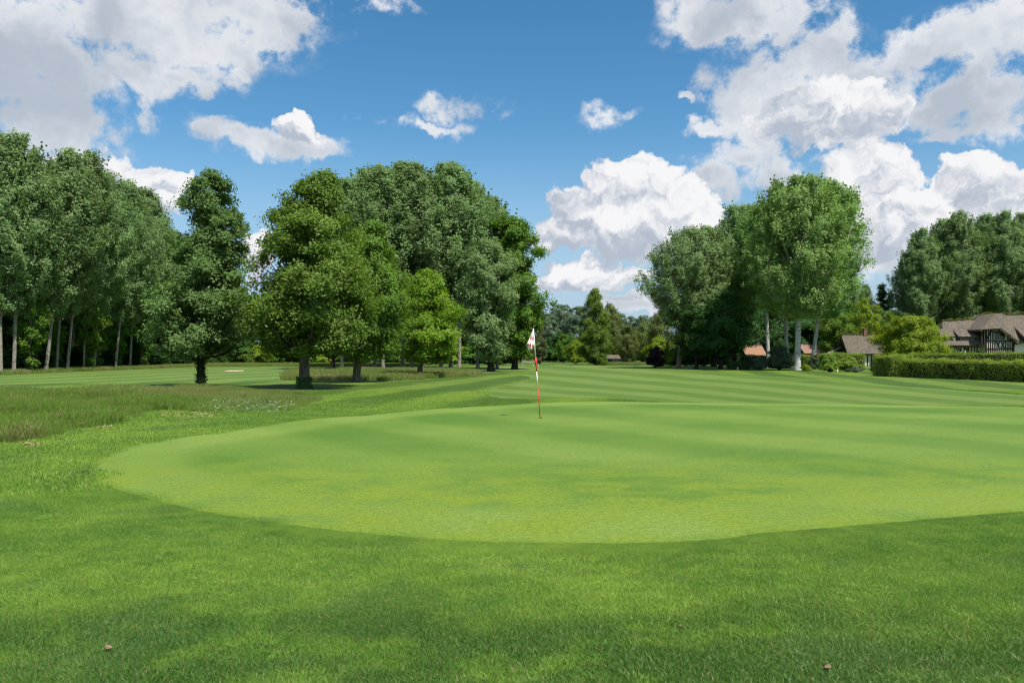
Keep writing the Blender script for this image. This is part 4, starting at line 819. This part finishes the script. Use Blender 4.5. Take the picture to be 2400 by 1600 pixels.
timber(H, (hx(2285), -1.5, hzz(808)), (hx(2285), -1.5, hzz(774)), 0.22, 0.2); timber(H, (hx(2297), gy - 0.12, hzz(797)), (hx(2311), gy - 0.12, hzz(774)), 0.2); MB().box(hx(2279), hx(2297), -1.55, 0.0, hzz(811), hzz(808)).build('balcony_floor', M['timber'], H)
ridge_plants(H, (hx(2232), 2.4, hzz(750)), (hx(2312), 2.4, hzz(745)), 3); ridge_plants(H, (hx(2322), 2.8, hzz(733.5)), (hx(2470), 2.8, hzz(733.5)), 4, None, .3, 1400)
# cottage
CD = 107.0; cs = CD / F_PX; X0 = gx(1987, CD); c0 = lambda py: EYE + (HOR - py) * cs
Ct = thing('thatched_cottage', 'small cottage with brown thatched roof and mossy ridge behind the clipped shrubs', 'cottage', (X0, CD, 0))
rz_, ez = c0(783), c0(828.5); Lc = 5.2
thick('roof', [(0, 0, ez), (Lc, 0, ez), (Lc - 0.6, 2.5, rz_), (0.15, 2.5, rz_)], Ct, 0.32); thick('roof', [(0.15, 2.51, rz_), (Lc - 0.6, 2.51, rz_), (Lc, 5.0, ez), (0, 5.0, ez)], Ct, 0.32)
g = MB(); pz = [(0.55, 0.0), (4.45, 0.0), (4.45, ez + .3), (2.5, rz_ - .5), (0.55, ez + .3)]
g.add([(0.5, y, z) for y, z in pz] + [(0.75, y, z) for y, z in pz], [tuple(range(4, -1, -1)), tuple(range(5, 10))] + [(i, (i + 1) % 5, (i + 1) % 5 + 5, i + 5) for i in range(5)]); g.build('gable_wall', M['timber'], Ct)
MB().box(0.76, Lc - 0.5, 0.55, 4.45, -0.2, ez + 0.25).build('wall', M['plaster'], Ct)
for k in range(8): timber(Ct, (0.9 + k * 0.5, 0.51, 0), (0.9 + k * 0.5, 0.51, ez + .2))
MB().box(3.62, 3.95, -0.1, 0.5, -0.2, ez).build('pillar', M['brick'], Ct); window(Ct, 4.02, 4.6, 0.15, 1.55, 0.5, 2, 'glass_door', 2)
ch = MB(); ch.box(Lc - 2.0, Lc - 1.55, 2.3, 2.75, rz_ - .2, rz_ + 0.75); ch.box(Lc - 2.06, Lc - 1.49, 2.24, 2.81, rz_ + 0.75, rz_ + 0.85); ch.build('chimney', M['brick'], Ct)
ridge_plants(Ct, (0.1, 2.5, rz_ + .05), (Lc - 0.5, 2.5, rz_ + .05), 5, None, .3, 900)
MB().slab([(-2.2, 3.2, 1.2), (0.4, 3.2, 2.6), (0.4, 5.6, 2.6), (-2.2, 5.6, 1.2)], 0.15).build('lean_to_roof', M['stone'], Ct)
# other roofs
def tiled_house(name, label, px0, px1, D, py_r, py_e, mat, wallm):
    k = D / F_PX; x0, x1 = gx(px0, D), gx(px1, D); zr, ze = EYE + (HOR - py_r) * k, EYE + (HOR - py_e) * k; t = thing(name, label, 'house', (x0, D, 0)); L = x1 - x0
    MB().box(0.2, L - 0.2, 0.4, 5.6, -0.2, ze).build('wall', wallm, t)
    for a, b, z0, z1 in ((0, 3, ze, zr), (6, 3.004, ze, zr)):
        p = [(0, a, z0 - .05), (L, a, z0 - .05), (L, b, z1), (0, b, z1)]; MB().slab(p if a < b else p[::-1], 0.15).build('roof', mat, t)
    window(t, L * .15, L * .4, ze * .45, ze * .85, 0.38, 2); return t
tiled_house('tiled_house', 'house with sunlit orange tiled roof behind the leftmost white trunk', 1750, 1800, 118, 807, 836, M['tile'], M['plaster'])
tiled_house('tiled_house', 'house with pinkish tiled roof glimpsed between the right white trunks', 1886, 1936, 124, 806, 827, M['pinktile'], M['plaster'])
tiled_house('pale_house', 'long cream house seen far off beneath the alder crowns', 715, 800, 150, 838, 846, M['stone'], M['plaster'])
sh = tiled_house('small_house', 'tiny brown roofed half timbered house under the distant willow', 1418, 1456, 124, 831, 839, M['thatch'], M['plaster'])
for k in range(6): timber(sh, (0.3 + k * 0.48, 0.36, 0), (0.3 + k * 0.48, 0.36, 1.0), 0.1)

# ------------------------------------------------------------------ flagstick
fx, fy = gp(1266, 978); Fk = fy / F_PX; FL = thing('flagstick', 'red and white flagstick with drooping red checked flag on the putting green', 'flagstick', (fx, fy, hz(fx, fy) + 0.012))
topz, topx = 208 * Fk, -16 * Fk
def pole(z): return (topx * z / topz, 0, z)
cuts = [(978, 905, 'red', .0105, .0118), (905, 870, 'white', .0119, .0125), (870, 838, 'red', .0126, .0131), (838, 769, 'white', .0132, .0142)]
for a, b, c, r0, r1 in cuts:
    za, zb = (978 - a) * Fk, (978 - b) * Fk; MB().tube([pole(za - (0.1 if a == 978 else 0)), pole(zb - 0.001)], [r0, r1], 10).build('pole_section', M[c], FL, True)
nu, nv = 20, 15; V = []; 
for j in range(nv + 1):
    for i in range(nu + 1):
        u, v = i / nu, j / nv; hx_, hz_ = pole(topz - 0.02 - 0.34 * v)[0] - 0.012, topz - 0.02 - 0.34 * v
        tx, tz = (1 - v) * -0.175 + v * -0.085, topz - ((1 - v) * 0.40 + v * 0.575) 
        hx2 = hx_ + (topx + tx - hx_) * u; y_ = -0.03 * math.sin(u * math.pi) + 0.055 * math.sin(u * 5.2 + v * 3.0) * u + 0.05 * math.sin(v * 4) * u
        V.append((hx2, y_, hz_ + (tz - hz_) * u - 0.02 * math.sin(u * math.pi)))
Fc, Fm = [], []
for j in range(nv):
    for i in range(nu):
        Fc.append((j * (nu + 1) + i, j * (nu + 1) + i + 1, (j + 1) * (nu + 1) + i + 1, (j + 1) * (nu + 1) + i)); cu, cvv = i // 5, j // 5
        Fm.append(1 if (cu + cvv) % 2 == 1 and i % 5 != 4 and j % 5 != 0 else 0)
fo = link('flag', mesh_arrays('flag', V, Fc, (M['cloth_w'], M['cloth_r']), Fm, True), FL); sm = fo.modifiers.new('cloth', 'SOLIDIFY'); sm.thickness = 0.002
MB().lathe([(0.054, 0.002), (0.054, -0.10), (0.001, -0.10)], 20).build('cup', M['black'], FL)

# ------------------------------------------------------------------ small things
for px, D, h, lb in ((1963, 66.5, 0.27, 'short white marker stake before the clipped round shrubs'), (1729, 78, 0.26, 'short white marker stake before the low dark hedge')):
    st = MB(); x = gx(px, D); st.tube([(0, 0, -0.1), (0, 0, h * .92), (0, 0, h)], [0.045, 0.045, 0.02], 10); tag(st.build('marker_stake', M['white'], None, True, (x, D, hz(x, D))), lb, 'stake', 'white marker stakes')
for px, D, lb in ((2070, 98, 'stone urn planter left of the pair before the cottage door'), (2086, 97, 'stone urn planter right of the pair before the cottage door')):
    x = gx(px, D); t = thing('urn_planter', lb, 'planter', (x, D, 0), 0, 'urns before the cottage'); MB().lathe([(0.28, 0), (0.30, 0.12), (0.12, 0.2), (0.14, 0.35), (0.42, 0.55), (0.5, 0.75), (0.46, 0.76), (0.38, 0.66), (0.01, 0.64)], 18).build('urn', M['stone'], t, True)
    rng = np.random.default_rng(9); P = rng.normal(size=(300, 3)) * np.array([.2, .2, .1]) + np.array([0, 0, .85]); lv, lf = leaf_arrays(rng, P, unit(rng.normal(size=(300, 3)) + np.array([0, 0, .5])), 0.12); link('plant', mesh_arrays('plant', lv, lf, (M['lime'],)), t)
x = gx(2262, 88); t = thing('parasol', 'folded white parasol standing before the half timbered house', 'parasol', (x, 88, 0)); MB().tube([(0, 0, -.05), (0, 0, 2.05)], [.025, .025], 8).build('pole', M['metal'], t); MB().lathe([(.09, .75), (.15, .95), (.13, 1.4), (.06, 1.85), (.02, 2.0)], 12).build('canopy', M['white'], t, True)
x = gx(2367, 116); t = thing('utility_pole', 'slim utility pole with two crossarms rising behind the thatched house', 'utility pole', (x, 116, 0)); MB().tube([(0, 0, -.1), (0, 0, gz(678, 116))], [.09, .06], 10).build('pole', M['bark'], t, True)
for py, w in ((694, .5), (688, .32)): MB().box(-w, w, -.16, -.08, gz(py, 116) - .05, gz(py, 116) + .05).build('crossarm', M['bark'], t)
x = gx(776, 88); t = thing('ball_washer', 'small red ball washer post beside the thin dark trunk', 'post', (x, 88, 0)); MB().tube([(0, 0, -.1), (0, 0, .35)], [.04, .04], 8).build('post', M['metal'], t); MB().box(-.11, .11, -.09, .09, .35, .78).build('tank', M['red'], t); MB().tube([(0, 0, .78), (0, 0, .88)], [.025, .04], 8).build('handle', M['white'], t)
# bench and trolley beyond the flag
x = gx(1240, 96); t = thing('bench', 'pale slatted bench beyond the flagstick at the grove edge', 'bench', (x, 96, 0))
for k in range(3): MB().box(-.9, .9, -.2 + k * .14, -.09 + k * .14, .42, .46).build('slat', M['frame'], t)
for k in range(2): MB().box(-.9, .9, .26, .30, .58 + k * .16, .68 + k * .16).build('slat', M['frame'], t)
for sx in (-.75, .75):
    MB().box(sx - .04, sx + .04, -.2, -.13, 0, .42).build('leg', M['frame'], t); MB().box(sx - .04, sx + .04, .21, .26, 0, .86).build('leg', M['frame'], t)
x = gx(1256, 95); t = thing('golf_trolley', 'golf trolley with red bag parked just behind the flagstick', 'trolley', (x, 95, 0))
MB().tube([(0, .05, .28), (0, .12, .6), (0, .22, 1.1)], [.13, .14, .15], 12).build('bag', M['red'], t, True)
for k in range(5): MB().tube([(-.08 + k * .04, .2, 1.05), (-.1 + k * .05, .27, 1.28)], [.008, .012], 6).build('club', M['metal'], t)
MB().tube([(0, -.25, .12), (0, .1, .3), (0, .5, .95)], [.02, .02, .02], 6).build('frame', M['metal'], t)
for sx in (-.28, .28):
    w = MB(); w.lathe([(.05, -.02), (.13, -.025), (.15, 0), (.13, .025), (.05, .02)], 18); wo = w.build('wheel', M['white'], t, True, (sx, .05, .15)); wo.rotation_euler = (0, math.pi / 2, 0)
MB().tube([(-.28, .05, .15), (.28, .05, .15)], [.012, .012], 6).build('axle', M['metal'], t)
# clover and straw at the meadow edge
def bits(name, label, cat, poly, n, seed, mat, size, zr, aspect, up):
    rng = np.random.default_rng(seed); P = np.asarray(poly); lo, hi = P.min(0), P.max(0); q = lo + (hi - lo) * rng.random((n * 3, 2)); q = q[inside(P, q[:, 0], q[:, 1])][:n]
    c = np.column_stack([q, height(q[:, 0], q[:, 1]) + zr[0] + (zr[1] - zr[0]) * rng.random(len(q))]); lv, lf = leaf_arrays(rng, c, unit(rng.normal(size=c.shape) * 0.5 + np.array([0, 0, up])), size, aspect)
    return tag(link(name, mesh_arrays(name, lv, lf, (mat,))), label, cat, kind='stuff')
M['petal'] = plain('clover_white', (0.75, 0.74, 0.62), 0.8, 0.1, 0.05); M['straw'] = plain('dry_straw', (0.33, 0.28, 0.13), 0.9, 0.1, 0.2)
bits('clover_flowers', 'scattered white clover flowers at the meadow edge', 'flowers', [gp(*q) for q in [(455,952),(600,945),(690,952),(690,975),(560,978),(460,974)]], 800, 3, M['petal'], 0.017, (0.08, 0.20), 1.0, 0.6)
for k, poly in enumerate([[(380,975),(450,970),(520,975),(500,984),(420,988),(370,984)], [(225,1003),(262,1001),(268,1008),(230,1011)], [(50,1046),(100,1049),(90,1056),(55,1055)]]):
    bits('dry_clippings', ('longest patch of dry straw coloured clippings at the meadow edge', 'small middle patch of dry clippings at the meadow edge', 'patch of dry clippings at the near end of the meadow grass')[k], 'clippings', [gp(*q) for q in poly], 420 if k == 0 else 140, 30 + k, M['straw'], 0.10, (0.01, 0.05), 0.12, 1.2)

M['deadleaf'] = plain('dead_leaf', (0.22, 0.14, 0.085), 0.8, 0.15, 0.3)
for px, py, sz, lb in ((255, 1533, .05, 'pale brown dead leaf in the nearest dark grass'), (132, 1218, .04, 'small brown dead leaf left of the putting green'), (1595, 1480, .035, 'small dead leaf in the mown grass right of centre'), (1940, 1577, .045, 'brown dead leaf at the very front of the grass'), (2062, 1303, .035, 'small dead leaf near the right end of the putting green')):
    x, y = gp(px, py); v = [(-.5, 0, .1), (-.2, .32, 0), (.25, .28, .12), (.5, 0, .25), (.25, -.28, .1), (-.2, -.32, .03), (0, 0, -.04)]
    me = mesh_arrays('dead_leaf', [(a * sz, b * sz, c * sz) for a, b, c in v], [(0, 6, 1), (1, 6, 2), (2, 6, 3), (3, 6, 4), (4, 6, 5), (5, 6, 0)], (M['deadleaf'],))
    tag(link('dead_leaf', me, None, (x, y, hz(x, y) + .026), px * .7), lb, 'leaf', 'dead leaves on the mown grass')
